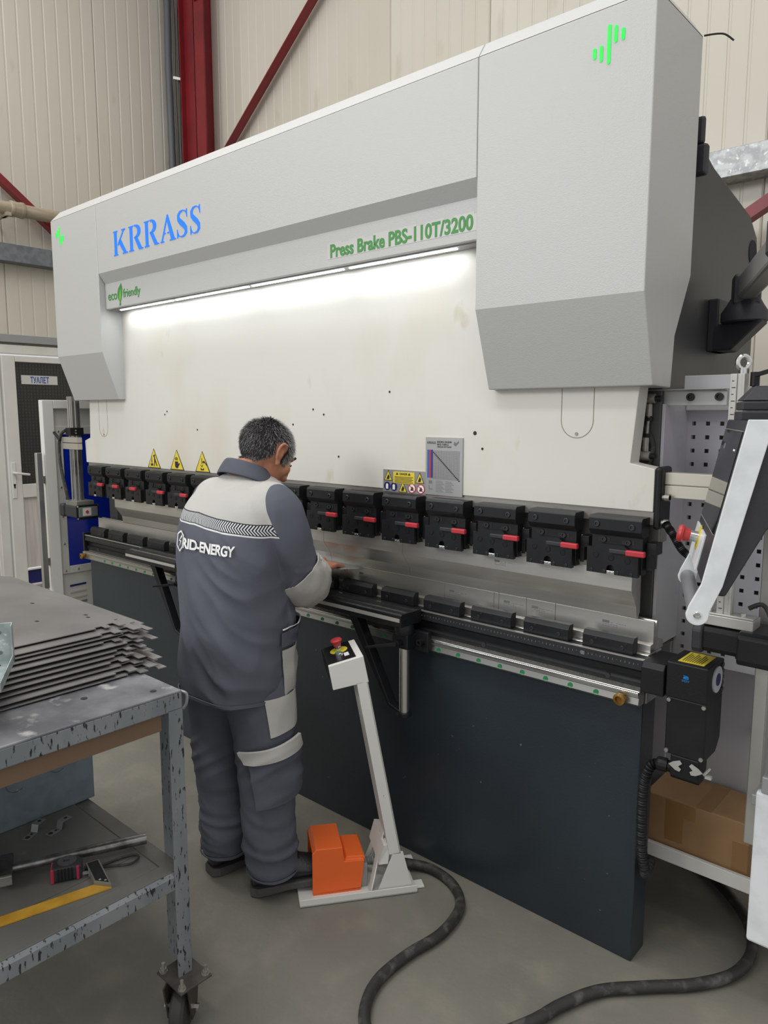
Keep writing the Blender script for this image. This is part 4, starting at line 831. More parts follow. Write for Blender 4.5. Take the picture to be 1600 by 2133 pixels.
# ================================================================ hoses on the floor, carton
top('floor_cable', MB().tube([(-1.60,1.83,0.05),(-1.574,1.888,0.03),(-1.498,1.933,0.018),(-1.39,1.912,0.018),(-1.305,1.835,0.018),(-1.274,1.696,0.018),(-1.293,1.555,0.018),(-1.293,1.427,0.018),(-1.257,1.332,0.018),(-1.19,1.27,0.018),(-1.09,1.28,0.018),(-0.98,1.40,0.018),(-0.893,1.574,0.018),(-0.857,1.689,0.018),(-0.801,1.805,0.018),(-0.706,1.909,0.018),(-0.608,2.01,0.018),(-0.54,2.125,0.018),(-0.529,2.25,0.018),(-0.57,2.369,0.018),(-0.64,2.462,0.018),(-0.75,2.56,0.018),(-0.90,2.66,0.018)], 0.0165, 12, sub=10), RUB, 'thick black cable snaking over the floor from the pedestal', 'cable', smooth=True)
CB = thing('cardboard_box', 'brown taped cardboard box lying on the guard tray', 'box', (-0.7, 2.3, 0.25))
part('carton', MB().box(-0.856,-0.545,2.208,2.398,0.251,0.435), CARD, CB, 0.004)
part('tape', MB().box(-0.79,-0.735,2.2068,2.208,0.30,0.43), TAPE, CB)
part('tape', MB().box(-0.59,-0.546,2.2068,2.208,0.252,0.37), TAPE, CB)
part('tape', MB().box(-0.70,-0.655,2.209,2.397,0.4352,0.4362), TAPE, CB)
part('tape', MB().box(-0.735,-0.70,2.2068,2.208,0.385,0.43), TAPE, CB)
# ================================================================ the work bench on castors
BX, BY = -1.577, 0.998
WB = thing('work_bench', 'worn galvanised steel work bench on castors', 'bench', (-2.3, 0.6, 0))
part('bench_top', MB().box(-3.05, BX, 0.20, BY, 0.922, 0.930), BENCH, WB, 0.003)
part('edge_angle', MB().box(BX-0.006, BX, 0.20, BY, 0.880, 0.925), BENCHL, WB, 0.003)
part('edge_angle', MB().box(-3.05, BX-0.006, BY-0.006, BY, 0.880, 0.925), BENCH, WB, 0.003)
part('under_board', MB().box(BX-0.035, BX-0.012, 0.20, BY-0.055, 0.835, 0.905), BROWN, WB)
for (x, y) in ((-1.705,0.805),(-1.622,0.944),(-1.70,0.55)):
    part('bolt_hole', MB().cyl((x,y,0.9302),(x,y,0.9312),0.008,n=14), INK, WB)
def leg(cx, sx):
    # angle section at the far side of the bench
    o = part('leg', MB().pz([(cx,BY),(cx,BY-0.040),(cx+sx*0.006,BY-0.040),(cx+sx*0.006,BY-0.006),(cx+sx*0.105,BY-0.006),(cx+sx*0.105,BY)], 0.152, 0.885), BENCHL, WB, 0.001)
leg(BX, -1); leg(-3.05, 1)
part('leg', MB().box(-3.05,-2.99,0.20,0.26,0.152,0.885), BENCH, WB)
part('leg', MB().box(BX-0.06,BX,0.20,0.26,0.152,0.885), BENCH, WB)
part('corner_curl', MB().tube([(BX-0.01,BY,0.925),(BX+0.004,BY+0.010,0.918),(BX+0.006,BY+0.008,0.895),(BX,BY+0.002,0.880)], 0.004, 6, sub=5), BENCH, WB, smooth=True)
# shelf: frame rails and plates
part('shelf_rail', MB().py([(BX-0.060,0.440),(BX-0.055,0.446),(BX-0.012,0.446),(BX-0.004,0.436),(BX-0.004,0.400),(BX-0.010,0.400),(BX-0.012,0.438),(BX-0.060,0.438)], 0.20, BY-0.02), BENCHL, WB, 0.002)
part('shelf_rail', MB().box(-3.05,BX-0.03,BY-0.05,BY-0.005,0.405,0.446), SHELF, WB, 0.002)
for k, (xa, xb) in enumerate(((-1.72,-1.632),(-2.10,-1.7225),(-2.60,-2.1025),(-3.04,-2.6025))):
    part('shelf_plate', MB().box(xa, xb, 0.21, BY-0.055, 0.444, 0.450), SHELF, WB, 0.001)
part('shelf_plate', MB().box(-1.632, BX-0.012, 0.21, BY-0.02, 0.4455, 0.4495), SHELF, WB, 0.001)
def castor(cx, cy, bolts):
    pl_ = part('castor_plate', MB().box(cx-0.0575,cx+0.0575,cy-0.047,cy+0.047,0.146,0.152), M('castor_plate_%d' % int(-cx*100), '#5c5751', 0.5, 0.4, c2='#4c4843', vs=30), WB, 0.001)
    for bx, by in ((-0.045,-0.034),(0.045,-0.036),(0.044,0.036),(-0.044,0.036))[:bolts]:
        part('castor_bolt', MB().cyl((cx+bx,cy+by,0.152),(cx+bx,cy+by,0.155),0.0105,n=16).cyl((cx+bx,cy+by,0.155),(cx+bx,cy+by,0.163),0.0085,n=6).cyl((cx+bx,cy+by,0.163),(cx+bx,cy+by,0.178),0.0045,n=12), STEELD, pl_, smooth=True)
    d = Vector((-0.62,0.78,0)).normalized(); s = Vector((d.y,-d.x,0)); c = Vector((cx+0.0, cy-0.010, 0))
    for sg in (-1, 1):
        q = c + s*sg*0.030
        fn = lambda u, v, a: tuple(q + d*u + s*a*sg + Vector((0,0,v)))
        part('castor_fork', MB().prism([(-0.045,0.146),(0.045,0.146),(0.018,0.040),(-0.018,0.040)], 0, 0.004, fn), M('fork_%d_%d' % (int(-cx*100), sg), '#4a423a', 0.5, 0.4), pl_)
    part('castor_wheel', MB().lathe(c + s*-0.020 + Vector((0,0,0.062)), s, [(0.030,0),(0.052,0.001),(0.060,0.008),(0.062,0.020),(0.060,0.032),(0.052,0.039),(0.030,0.040)], 36), M('wheel_rubber_%d' % int(-cx*100), '#3b3936', 0.65, bump=0.3, bs=60), pl_, smooth=True)
    part('castor_axle', MB().cyl(c + s*-0.046 + Vector((0,0,0.062)), c + s*0.046 + Vector((0,0,0.062)), 0.009, n=6), CHROME, pl_)
castor(-1.583, 0.977, 3); castor(-3.0, 0.955, 4)
for cx in (-1.61, -3.0): castor(cx, 0.245, 2)
# ---------------------------------------------------------------- stack of laser cut sheets
labs = ['bottom steel sheet of the stack, lying on the bench', 'second steel sheet from the bottom of the stack', 'third steel sheet from the bottom of the stack', 'fourth steel sheet from the bottom of the stack', 'fifth steel sheet from the bottom of the stack', 'middle steel sheet of the stack on the bench', 'fifth steel sheet from the top of the stack', 'fourth steel sheet from the top of the stack', 'third steel sheet from the top of the stack', 'second steel sheet from the top of the stack', 'top steel sheet of the stack with small punched slots']
rs = random.Random(5)
xo = [-1.765,-1.772,-1.80,-1.812,-1.83,-1.845,-1.858,-1.885,-1.90,-1.91,-1.955]
yo = [1.075,1.055,1.085,1.04,1.07,1.06,1.105,1.065,1.115,1.09,1.06]
zz = [0.934,0.943,0.951,0.961,0.970,0.979,0.989,0.997,1.005,1.012,1.019]
for k in range(11):
    xe, yc, z = xo[k], yo[k], zz[k]; xf = -2.98 + rs.uniform(-0.02, 0.02); j = rs.uniform(0.8, 1.25)
    poly = [(xe,0.22),(xe,yc-0.105*j),(xe-0.012,yc-0.105*j),(xe-0.012,yc-0.080*j),(xe+0.012,yc-0.080*j),(xe+0.012,yc-0.058*j),(xe-0.020,yc-0.058*j),(xe-0.020,yc-0.036*j),(xe+0.020,yc-0.036*j),(xe+0.020,yc-0.014*j),(xe-0.05,yc-0.014*j),(xe-0.05,yc),(xf+0.1,yc),(xf,yc-0.06),(xf,0.22)]
    sh = thing('steel_sheet', labs[k], 'sheet', (-2.4, 0.6, z), 'laser cut sheets stacked on the bench')
    bw = lambda y, x: 0.0
    vs = MB().pz(poly, z, z+0.0022)
    part('blank', vs, SHEET, sh)
    if k >= 6:
        for (hx, hy) in ((-0.13,-0.05),(-0.16,-0.042),(-0.20,-0.17),(-0.30,-0.25),(-0.42,-0.09),(-0.98,-0.05),(-0.95,-0.06),(-0.96,-0.16),(-0.93,-0.17)) if k == 10 else ((-0.08,-0.05),(-0.10,-0.09)):
            part('slot', MB().obox((xe+hx,yc+hy,z+0.0024),(1,0.1,0),(0,1,0),0.007,0.004,0.0004), INK, sh)
# ---------------------------------------------------------------- galvanised bracket on the sheets
GB = thing('angle_bracket', 'galvanised angle bracket standing on the steel sheets', 'bracket', (-1.9, 0.6, 1.022))
pa = Vector((-0.484,-0.875,0)); la = Vector((0.875,-0.484,0)); o_ = Vector((-1.835,0.70,1.0225))
fnb = lambda org, e1, e2, e3: (lambda u, v, d: tuple(org + e1*u + e2*v + e3*d))
zu = Vector((0,0,1))
gal2 = M('bright_galvanised', '#b3bdbb', 0.4, 0.45, c2='#9ba6a5', vs=26, rng=(0.4,0.62), c3='#cfd6d3', vs3=55, rng3=(0.6,0.7), detail=2)
vp = part('upright', MB().prism([(0,0),(0.30,0),(0.30,0.098),(0,0.098)], 0, 0.003, fnb(o_, pa, zu, la)), gal2, GB, 0.001)
part('foot', MB().prism([(0.012,0),(0.30,0),(0.30,0.22),(0.012,0.22)], 0, 0.003, fnb(o_, pa, la, zu)), gal2, GB, 0.001)
part('end_flange', MB().prism([(0,0),(0.022,0),(0.022,0.095),(0.005,0.098),(0,0.098)], 0, 0.003, fnb(o_, la, zu, pa)), gal2, GB, 0.001)
part('side_flange', MB().prism([(0.0,0),(0.22,0),(0.22,0.022),(0.0,0.022)], 0, 0.003, fnb(o_ + pa*0.0 , la, zu, pa)), gal2, GB, 0.001)
for u, v in ((0.03,0.025),(0.03,0.075)): part('rivet_hole', MB().cyl(o_ + pa*u + zu*v + la*0.0032, o_ + pa*u + zu*v + la*0.0036, 0.005, n=12), INKG, GB)
part('bolt_hole', MB().cyl(o_ + pa*0.035 + la*0.035 + zu*0.003, o_ + pa*0.035 + la*0.035 + zu*0.0036, 0.009, n=14), INK, GB)
# ---------------------------------------------------------------- enclosure on the shelf
EN = thing('metal_enclosure', 'blue grey hammered metal enclosure standing on the bench shelf', 'enclosure', (-2.35, 0.62, 0.45))
part('enclosure_body', MB().box(-2.6,-2.098,0.22,1.008,0.4505,0.80), BOXM, EN, 0.003)
for y, z in ((0.90,0.60),(0.78,0.585),(0.955,0.625)):
    mbk = MB(); pts = [(y + 0.028*math.cos(a), z + 0.028*math.sin(a)) for a in [2*PI*k/28 for k in range(25)]]
    ribbon(mbk, pts, [0.0014]*len(pts), lambda u, v, d: (-2.098 + d, u, v), 0.0005)
    part('knockout', mbk, M('knock_%d' % int(y*1000), '#3f474c', 0.7), EN)
# ---------------------------------------------------------------- small things on the shelf
def zclip(label, p, ang):
    t = thing('z_bracket', label, 'bracket', p, 'zinc z brackets on the shelf', rotz=ang)
    prof = [(0.0,0.0),(0.038,0.0),(0.044,0.020),(0.075,0.020),(0.075,0.0218),(0.0428,0.0218),(0.0368,0.0018),(0.0,0.0018)]
    z = M('zinc_%d' % int(abs(ang)*100), '#8f948f', 0.4, 0.5)
    part('strap', MB().prism(prof, -0.011, 0.011, lambda u, v, a: (u, a, v)), z, t, 0.0006)
    for u, v, r in ((0.010,0.0018,0.0065),(0.027,0.0018,0.004),(0.062,0.0218,0.005)):
        part('hole', MB().cyl((u,0,v),(u,0,v+0.0004),r,n=14), INK, t)
zclip('zinc z bracket on the shelf nearer the enclosure', (-2.017,0.764,0.4502), math.radians(120))
zclip('zinc z bracket on the shelf pointing to the bench leg', (-1.992,0.815,0.4502), math.radians(105))
HM = thing('hammer', 'steel handled hammer lying on the bench shelf', 'hammer', (-1.87, 0.66, 0.45))
h0 = Vector((-1.875,0.663,0.475)); h1 = Vector((-1.745,0.975,0.470)); hd = (h1-h0).normalized(); hs_ = Vector((hd.y,-hd.x,0))
part('handle', MB().tube([h0, h0+hd*0.05, h0+hd*0.12, h0+hd*0.22, h1], 0.012, 14, radii=lambda t: 0.010 + 0.0045*t), M('polished_handle', '#8f8d8b', 0.32, 0.8, c2='#5b5957', vs=30), HM, smooth=True)
hc = h0 - hd*0.004
fnh = lambda u, v, a: tuple(hc + hs_*u + hd*a*v*0 + Vector((0,0,v)) + hd*a)
part('head', MB().prism([(-0.062,0.008),(-0.054,0.010),(-0.018,0.018),(0.015,0.016),(0.050,0.014),(0.052,-0.014),(0.015,-0.016),(-0.018,-0.016),(-0.060,-0.004)], -0.016, 0.016, fnh), M('hammer_head', '#4d4a48', 0.4, 0.5, c2='#33312f', vs=30), HM, 0.003)
part('face', MB().prism([(0.050,0.0135),(0.056,0.0125),(0.056,-0.0125),(0.050,-0.0135)], -0.0155, 0.0155, fnh), STEELD, HM, 0.002)
TM = thing('tape_measure', 'black and red tape measure on the bench shelf', 'tape measure', (-1.770, 0.768, 0.4502), rotz=math.radians(62))
tp_ = [(0.036*math.cos(a)*1.0, 0.030*math.sin(a)) for a in [PI*k/12 for k in range(13)]] + [(-0.036,-0.024),(0.036,-0.024)]
part('case', MB().pz(tp_, 0.001, 0.040), M('tape_black', '#2a2a2c', 0.6), TM, 0.005)
part('side_label', MB().cyl((0,0.004,0.0395),(0,0.004,0.0412),0.023,n=28), M('tape_label', '#4a4a4c', 0.4), TM)
part('lettering', text_mb('3m', 0.016, 0.009, lambda u, v, d: (-0.010+u, 0.0+v, 0.0412+d), 0.02, 0.0006), INK, TM)
redt = M('tape_red', '#a82a40', 0.5)
for a0, a1 in ((-0.0375,-0.030),(0.022,0.029)): part('red_stripe', MB().box(a0, a1, -0.0262, 0.012, 0.0008, 0.0385), redt, TM, 0.002)
for k in range(5): part('grip_rib', MB().box(-0.022+k*0.008,-0.018+k*0.008,-0.0268,-0.022,0.004,0.036), BLACK2, TM, 0.001)
part('blade_hook', MB().box(0.036,0.052,-0.018,-0.010,0.006,0.010).box(0.050,0.052,-0.020,-0.008,0.0,0.016), GREYM, TM)
part('wrist_strap', MB().tube([(0.040,0.01,0.006),(0.08,0.012,0.004),(0.13,0.03,0.004),(0.165,0.028,0.006),(0.172,0.010,0.006),(0.15,-0.006,0.004),(0.10,0.002,0.004),(0.05,0.008,0.005)], 0.003, 6, sub=6), RUB, TM, smooth=True)
TS = thing('try_square', 'try square with a yellow blade on the bench shelf', 'square', (-1.64, 0.80, 0.45))
sq0 = Vector((-1.640,0.818,0.4505)); bd = (Vector((-1.703,0.56,0.4505)) - sq0).normalized(); sd = Vector((bd.y,-bd.x,0));
if sd.x > 0: sd = -sd
fq = lambda u, v, d: tuple(sq0 + bd*u + sd*v + Vector((0,0,d)))
part('blade', MB().prism([(0.0,0.0),(0.50,0.0),(0.50,0.036),(0.034,0.036)], 0.0, 0.003, fq), M('yellow_blade', '#c99a34', 0.45, c2='#b58628', vs=20, c3='#3d331c', vs3=45, rng3=(0.70,0.73)), TS)
st_ = part('stock', MB().prism([(0.0,0.0),(0.034,0.034),(0.034,0.125),(0.0,0.125)], 0.0, 0.013, fq), M('stock_alu', '#8f8b80', 0.4, 0.6), TS, 0.001)
part('stock_inlay', MB().prism([(0.004,0.010),(0.030,0.036),(0.030,0.121),(0.004,0.121)], 0.013, 0.0136, fq), BLACK2, TS)
for u, v in ((0.009,0.022),(0.020,0.032)): part('rivet', MB().cyl(fq(u,v,0.0136), fq(u,v,0.0142), 0.003, n=10), ALU, TS)
# ================================================================ the worker
def evalmesh(mb, voxel, smooth_it=6, name='m'):
    me = mb.mesh(name); o = bpy.data.objects.new(name, me); COL.objects.link(o)
    r = o.modifiers.new('r', 'REMESH'); r.mode = 'VOXEL'; r.voxel_size = voxel; r.adaptivity = 0
    s = o.modifiers.new('s', 'SMOOTH'); s.factor = 0.5; s.iterations = smooth_it
    dg = bpy.context.evaluated_depsgraph_get(); me2 = bpy.data.meshes.new_from_object(o.evaluated_get(dg))
    bpy.data.objects.remove(o); bpy.data.meshes.remove(me); me2.name = name
    me2.polygons.foreach_set('use_smooth', [True]*len(me2.polygons)); return me2
def displace(me, fn):
    co = [v.co.copy() for v in me.vertices]; no = [v.normal.copy() for v in me.vertices]; flat = []
    for c, n_ in zip(co, no): flat += list(c + n_*fn(c))
    me.vertices.foreach_set('co', flat); me.update()
def cat4(a, b, c, d, t): return 0.5*((2*b)+(c-a)*t+(2*a-5*b+4*c-d)*t*t+(3*b-a-3*c+d)*t**3)
class Loft:
    """surface through rings (centre, half-x, half-y); frame 'flat' keeps rings horizontal, 'path' turns them along the line"""
    def __init__(s, rings, flat=True, power=2.0):
        s.c = [Vector(r[0]) for r in rings]; s.a = [r[1] for r in rings]; s.b = [r[2] for r in rings]; s.n = len(rings); s.flat = flat; s.p = power
    def _i(s, L, u):
        x = min(max(u, 0), 1)*(s.n-1); i = min(int(x), s.n-2); t = x - i
        return cat4(L[max(i-1,0)], L[i], L[i+1], L[min(i+2,s.n-1)], t)
    def at(s, u, th, off=0.0):
        c = s._i(s.c, u); a = s._i(s.a, u) + off; b = s._i(s.b, u) + off
        ct, sn = math.cos(th), math.sin(th); e = 2.0/s.p
        x = a*abs(ct)**e*(1 if ct >= 0 else -1); y = b*abs(sn)**e*(1 if sn >= 0 else -1)
        if s.flat: return c + Vector((x, y, 0))
        d = (s._i(s.c, min(u+0.02,1)) - s._i(s.c, max(u-0.02,0))).normalized()
        ex = Vector((1,0,0)) - d*d.x
        if ex.length < 0.1: ex = Vector((0,1,0)) - d*d.y
        ex.normalize(); ey = d.cross(ex); return c + ex*x + ey*y
    def solid(s, mb, nu=28, nv=32):
        vs = []; fs = []
        for i in range(nu+1): vs += [s.at(i/nu, 2*PI*j/nv) for j in range(nv)]
        for i in range(nu): fs += [(i*nv+j, i*nv+(j+1) % nv, (i+1)*nv+(j+1) % nv, (i+1)*nv+j) for j in range(nv)]
        fs += [tuple(range(nv-1,-1,-1)), tuple(range(nu*nv, (nu+1)*nv))]
        return mb.add(vs, fs)
    def patch(s, quad, nu, nv, off, disp=None, th=0.004):
        """quad: (u, angle in degrees) at four corners; a thin cloth panel lying on the surface"""
        mb = MB(); P = []
        for lay in (off, off-th):
            for i in range(nu+1):
                for j in range(nv+1):
                    p, q = i/nu, j/nv
                    u = (1-p)*((1-q)*quad[0][0]+q*quad[1][0]) + p*((1-q)*quad[3][0]+q*quad[2][0])
                    a = (1-p)*((1-q)*quad[0][1]+q*quad[1][1]) + p*((1-q)*quad[3][1]+q*quad[2][1])
                    o = s.at(u, math.radians(a), lay)
                    if disp:
                        n_ = (s.at(u, math.radians(a), lay+0.01) - o).normalized(); o = o + n_*disp(o)
                    P.append(o)
        m = nv+1; n1 = (nu+1)*m; fs = []
        for i in range(nu):
            for j in range(nv):
                a = i*m+j; fs += [(a,a+1,a+1+m,a+m), (a+n1,a+m+n1,a+1+m+n1,a+1+n1)]
        for i in range(nu): fs += [(i*m,(i+1)*m,(i+1)*m+n1,i*m+n1), (i*m+nv,i*m+nv+n1,(i+1)*m+nv+n1,(i+1)*m+nv)]
        for j in range(nv): fs += [(j,j+n1,j+1+n1,j+1), (nu*m+j,nu*m+j+1,nu*m+j+1+n1,nu*m+j+n1)]
        return mb.add(P, fs)
def nz3(p, s, k=0.0): return noise.noise(Vector((p.x*s[0]+k, p.y*s[1]+k, p.z*s[2]+k)))
def ridged(p, s, k=0.0): return 1.0 - 2.0*abs(nz3(p, s, k))
# ---- garment surfaces
torso = Loft([((-2.012,1.490,0.690),0.196,0.165),((-2.012,1.490,0.76),0.206,0.172),((-2.016,1.492,0.90),0.206,0.162),((-2.026,1.497,1.05),0.210,0.155),((-2.036,1.51,1.18),0.222,0.152),((-2.042,1.53,1.28),0.222,0.146),((-2.046,1.553,1.338),0.203,0.132),((-2.048,1.568,1.378),0.150,0.108),((-2.048,1.576,1.402),0.100,0.088),((-2.048,1.580,1.420),0.07,0.07)], True, 2.3)
slR = Loft([((-1.94,1.555,1.345),0.060,0.070),((-1.880,1.560,1.315),0.078,0.084),((-1.850,1.570,1.245),0.083,0.083),((-1.842,1.590,1.165),0.080,0.078),((-1.846,1.622,1.095),0.080,0.076),((-1.876,1.672,1.056),0.076,0.072),((-1.930,1.738,1.038),0.070,0.070),((-1.984,1.795,1.034),0.062,0.060),((-2.026,1.842,1.036),0.050,0.047)], False)
slL = Loft([((-2.15,1.555,1.345),0.060,0.070),((-2.212,1.560,1.315),0.076,0.082),((-2.240,1.570,1.245),0.080,0.080),((-2.250,1.595,1.150),0.076,0.074),((-2.250,1.63,1.075),0.076,0.074),((-2.230,1.69,1.035),0.074,0.070),((-2.195,1.755,1.022),0.070,0.070),((-2.165,1.82,1.026),0.066,0.064),((-2.145,1.872,1.030),0.058,0.054)], False)
legR = Loft([((-1.846,1.500,0.085),0.070,0.076),((-1.850,1.499,0.13),0.078,0.084),((-1.862,1.497,0.25),0.083,0.087),((-1.876,1.505,0.42),0.095,0.094),((-1.896,1.505,0.58),0.108,0.106),((-1.925,1.497,0.74),0.122,0.124),((-1.95,1.49,0.88),0.128,0.138)], True)
legL = Loft([((-2.076,1.480,0.080),0.068,0.074),((-2.078,1.479,0.13),0.075,0.080),((-2.088,1.476,0.25),0.080,0.083),((-2.100,1.478,0.42),0.090,0.090),((-2.110,1.484,0.58),0.100,0.102),((-2.110,1.486,0.74),0.118,0.122),((-2.09,1.49,0.88),0.126,0.136)], True)
def fold_j(p):
    w_ = min(1.0, max(0.25, (1.45 - p.z)/0.3))
    side_ = max(0.0, 1.0 - abs(p.x + 1.90)/0.14)
    d = 0.008*nz3(p, (9,9,3.0), 3.1) + 0.008*ridged(Vector((p.x + 0.35*p.z, p.y, p.z)), (10,10,3.6), 7.7)
    d += 0.011*side_*ridged(Vector((p.x, p.y, p.z + 0.8*p.x)), (5,5,14), 1.3)
    if p.x > -1.93 and p.z > 0.9 and p.z < 1.12 and p.y > 1.56: d += 0.009*ridged(p, (13,13,9), 4.4)
    return d*w_
def fold_t(p):
    lo = max(0.0, min(1.0, (0.36 - p.z)/0.22))
    d = 0.009*nz3(p, (8,8,3), 11.0) + 0.005*ridged(p, (9,9,5), 2.2) + 0.015*lo*ridged(Vector((p.x, p.y, p.z + 0.35*p.x)), (4,4,22), 5.5)
    kn = max(0.0, 1.0 - abs(p.z - 0.45)/0.14); d += 0.010*kn*ridged(Vector((p.x, p.y, p.z - 0.5*p.x)), (5,5,17), 9.2)
    return d
PER = thing('person', 'worker in dark grey workwear leaning over the press brake', 'person', (-2.0, 1.5, 0))
# ---- body: one continuous surface under the clothes
mb = MB()
HC = Vector((-2.020, 1.648, 1.492)); HR = Matrix.Rotation(math.radians(-33), 3, 'X') @ Matrix.Rotation(0.0, 3, 'Z')
HR = Matrix.Rotation(math.radians(-4), 3, 'Z') @ HR
H = lambda x, y, z: HC + HR @ Vector((x, y, z))
mb.ell(H(0,-0.008,0.018), 0.076, 0.099, 0.090, rot=HR)                 # cranium
mb.ell(H(0,0.028,-0.030), 0.064, 0.068, 0.082, rot=HR)                 # face
mb.ell(H(0,0.042,-0.082), 0.048, 0.048, 0.040, rot=HR)                 # jaw
mb.ell(H(0,0.070,-0.108), 0.024, 0.020, 0.018, rot=HR)                 # chin
mb.ell(H(0,0.082,0.020), 0.052, 0.018, 0.014, rot=HR)                  # brow
mb.ell(H(0,0.103,-0.030), 0.013, 0.020, 0.028, rot=HR)                 # nose
mb.ell(H(0,0.112,-0.046), 0.017, 0.013, 0.011, rot=HR)
mb.ell(H(0,0.090,-0.076), 0.026, 0.012, 0.011, rot=HR)                 # lips
for sx in (-1, 1):
    mb.ell(H(sx*0.040,0.066,-0.028), 0.026, 0.026, 0.026, rot=HR)      # cheek
    mb.ell(H(sx*0.028,0.079,-0.002), 0.014, 0.010, 0.010, rot=HR)      # eyelid
    er = HR @ Matrix.Rotation(sx*math.radians(-24), 3, 'Z') @ Matrix.Rotation(math.radians(14), 3, 'X')
    mb.tube([H(sx*0.073,0.010,-0.034),H(sx*0.083,-0.006,-0.018),H(sx*0.090,-0.016,0.004),H(sx*0.092,-0.012,0.024),H(sx*0.088,0.004,0.031),H(sx*0.080,0.016,0.022),H(sx*0.074,0.018,0.010)], 0.0062, 8, sub=4)
    mb.ell(H(sx*0.077,0.000,0.000), 0.007, 0.016, 0.030, rot=er)       # ear bowl
    mb.ell(H(sx*0.077,0.010,-0.034), 0.008, 0.010, 0.013, rot=er)      # lobe
Loft([((-2.048,1.572,1.36),0.075,0.075),((-2.045,1.580,1.41),0.064,0.066),((-2.038,1.596,1.45),0.060,0.064),((-2.028,1.622,1.475),0.062,0.068)], True).solid(mb, 10, 20)
Loft([((-2.02,1.49,0.80),0.165,0.115),((-2.025,1.495,1.0),0.150,0.105),((-2.035,1.515,1.2),0.17,0.11),((-2.045,1.55,1.32),0.17,0.10),((-2.048,1.57,1.39),0.09,0.075)], True).solid(mb, 14, 24)
for L, S in ((legR, 0.62), (legL, 0.62)):
    Loft([(tuple(c), a*S, b*S) for c, a, b in zip(L.c, L.a, L.b)], True).solid(mb, 16, 16)
mb.tube([(-1.93,1.555,1.33),(-1.86,1.565,1.27),(-1.842,1.59,1.165),(-1.848,1.63,1.09),(-1.89,1.69,1.05),(-1.975,1.80,1.036),(-2.014,1.866,1.042)], 0.04, 14, sub=4, radii=lambda t: 0.048 - 0.022*t)
mb.tube([(-2.16,1.555,1.33),(-2.235,1.565,1.27),(-2.25,1.595,1.15),(-2.245,1.63,1.075),(-2.22,1.70,1.035),(-2.165,1.82,1.03),(-2.14,1.885,1.034)], 0.04, 14, sub=4, radii=lambda t: 0.048 - 0.022*t)
def hand(w, d, side):
    """w wrist, d pointing direction; palm flat and fingers under the sheet, thumb on top; side +1 = thumb towards -x"""
    d = Vector(d).normalized(); s = Vector((-d.y, d.x, 0))*side; u = Vector((0,0,1)); w = Vector(w)
    rot = Matrix((Vector((s.x,d.x,0)), Vector((s.y,d.y,0)), Vector((0,0,1))))
    pc_ = w + d*0.050
    mb.ell(pc_, 0.041, 0.050, 0.0165, rot=rot); mb.ell(w + d*0.015, 0.029, 0.040, 0.021, rot=rot); mb.ell(pc_ + s*0.020 + d*-0.008, 0.020, 0.032, 0.019, rot=rot)
    for k, (o, ln) in enumerate(((0.032,0.070),(0.011,0.080),(-0.011,0.074),(-0.031,0.058))):
        b = pc_ + s*o + d*(0.036 - 0.004*abs(k-1.3)) + u*0.002
        mb.tube([b - d*0.02, b + u*0.003, b + d*ln*0.42 + u*-0.006, b + d*ln*0.74 + u*-0.018, b + d*ln*0.95 + u*-0.030], 0.009, 10, sub=3, radii=lambda t: 0.0092 - 0.0018*t)
    tb = pc_ + s*0.030 - d*0.018
    mb.tube([tb - d*0.012, tb + s*0.014 + d*0.010 + u*0.010, tb + s*0.016 + d*0.036 + u*0.017, tb + s*0.010 + d*0.056 + u*0.015], 0.011, 10, sub=3, radii=lambda t: 0.0125 - 0.003*t)
hand((-2.012,1.868,1.046), (0.0,1.0,0.0), 1)
hand((-2.140,1.884,1.036), (0.12,0.99,0.0), -1)
body = evalmesh(mb, 0.0042, 5, 'body')
bo = part('body', body, SKIN, PER, label='head, neck and hands of the worker')
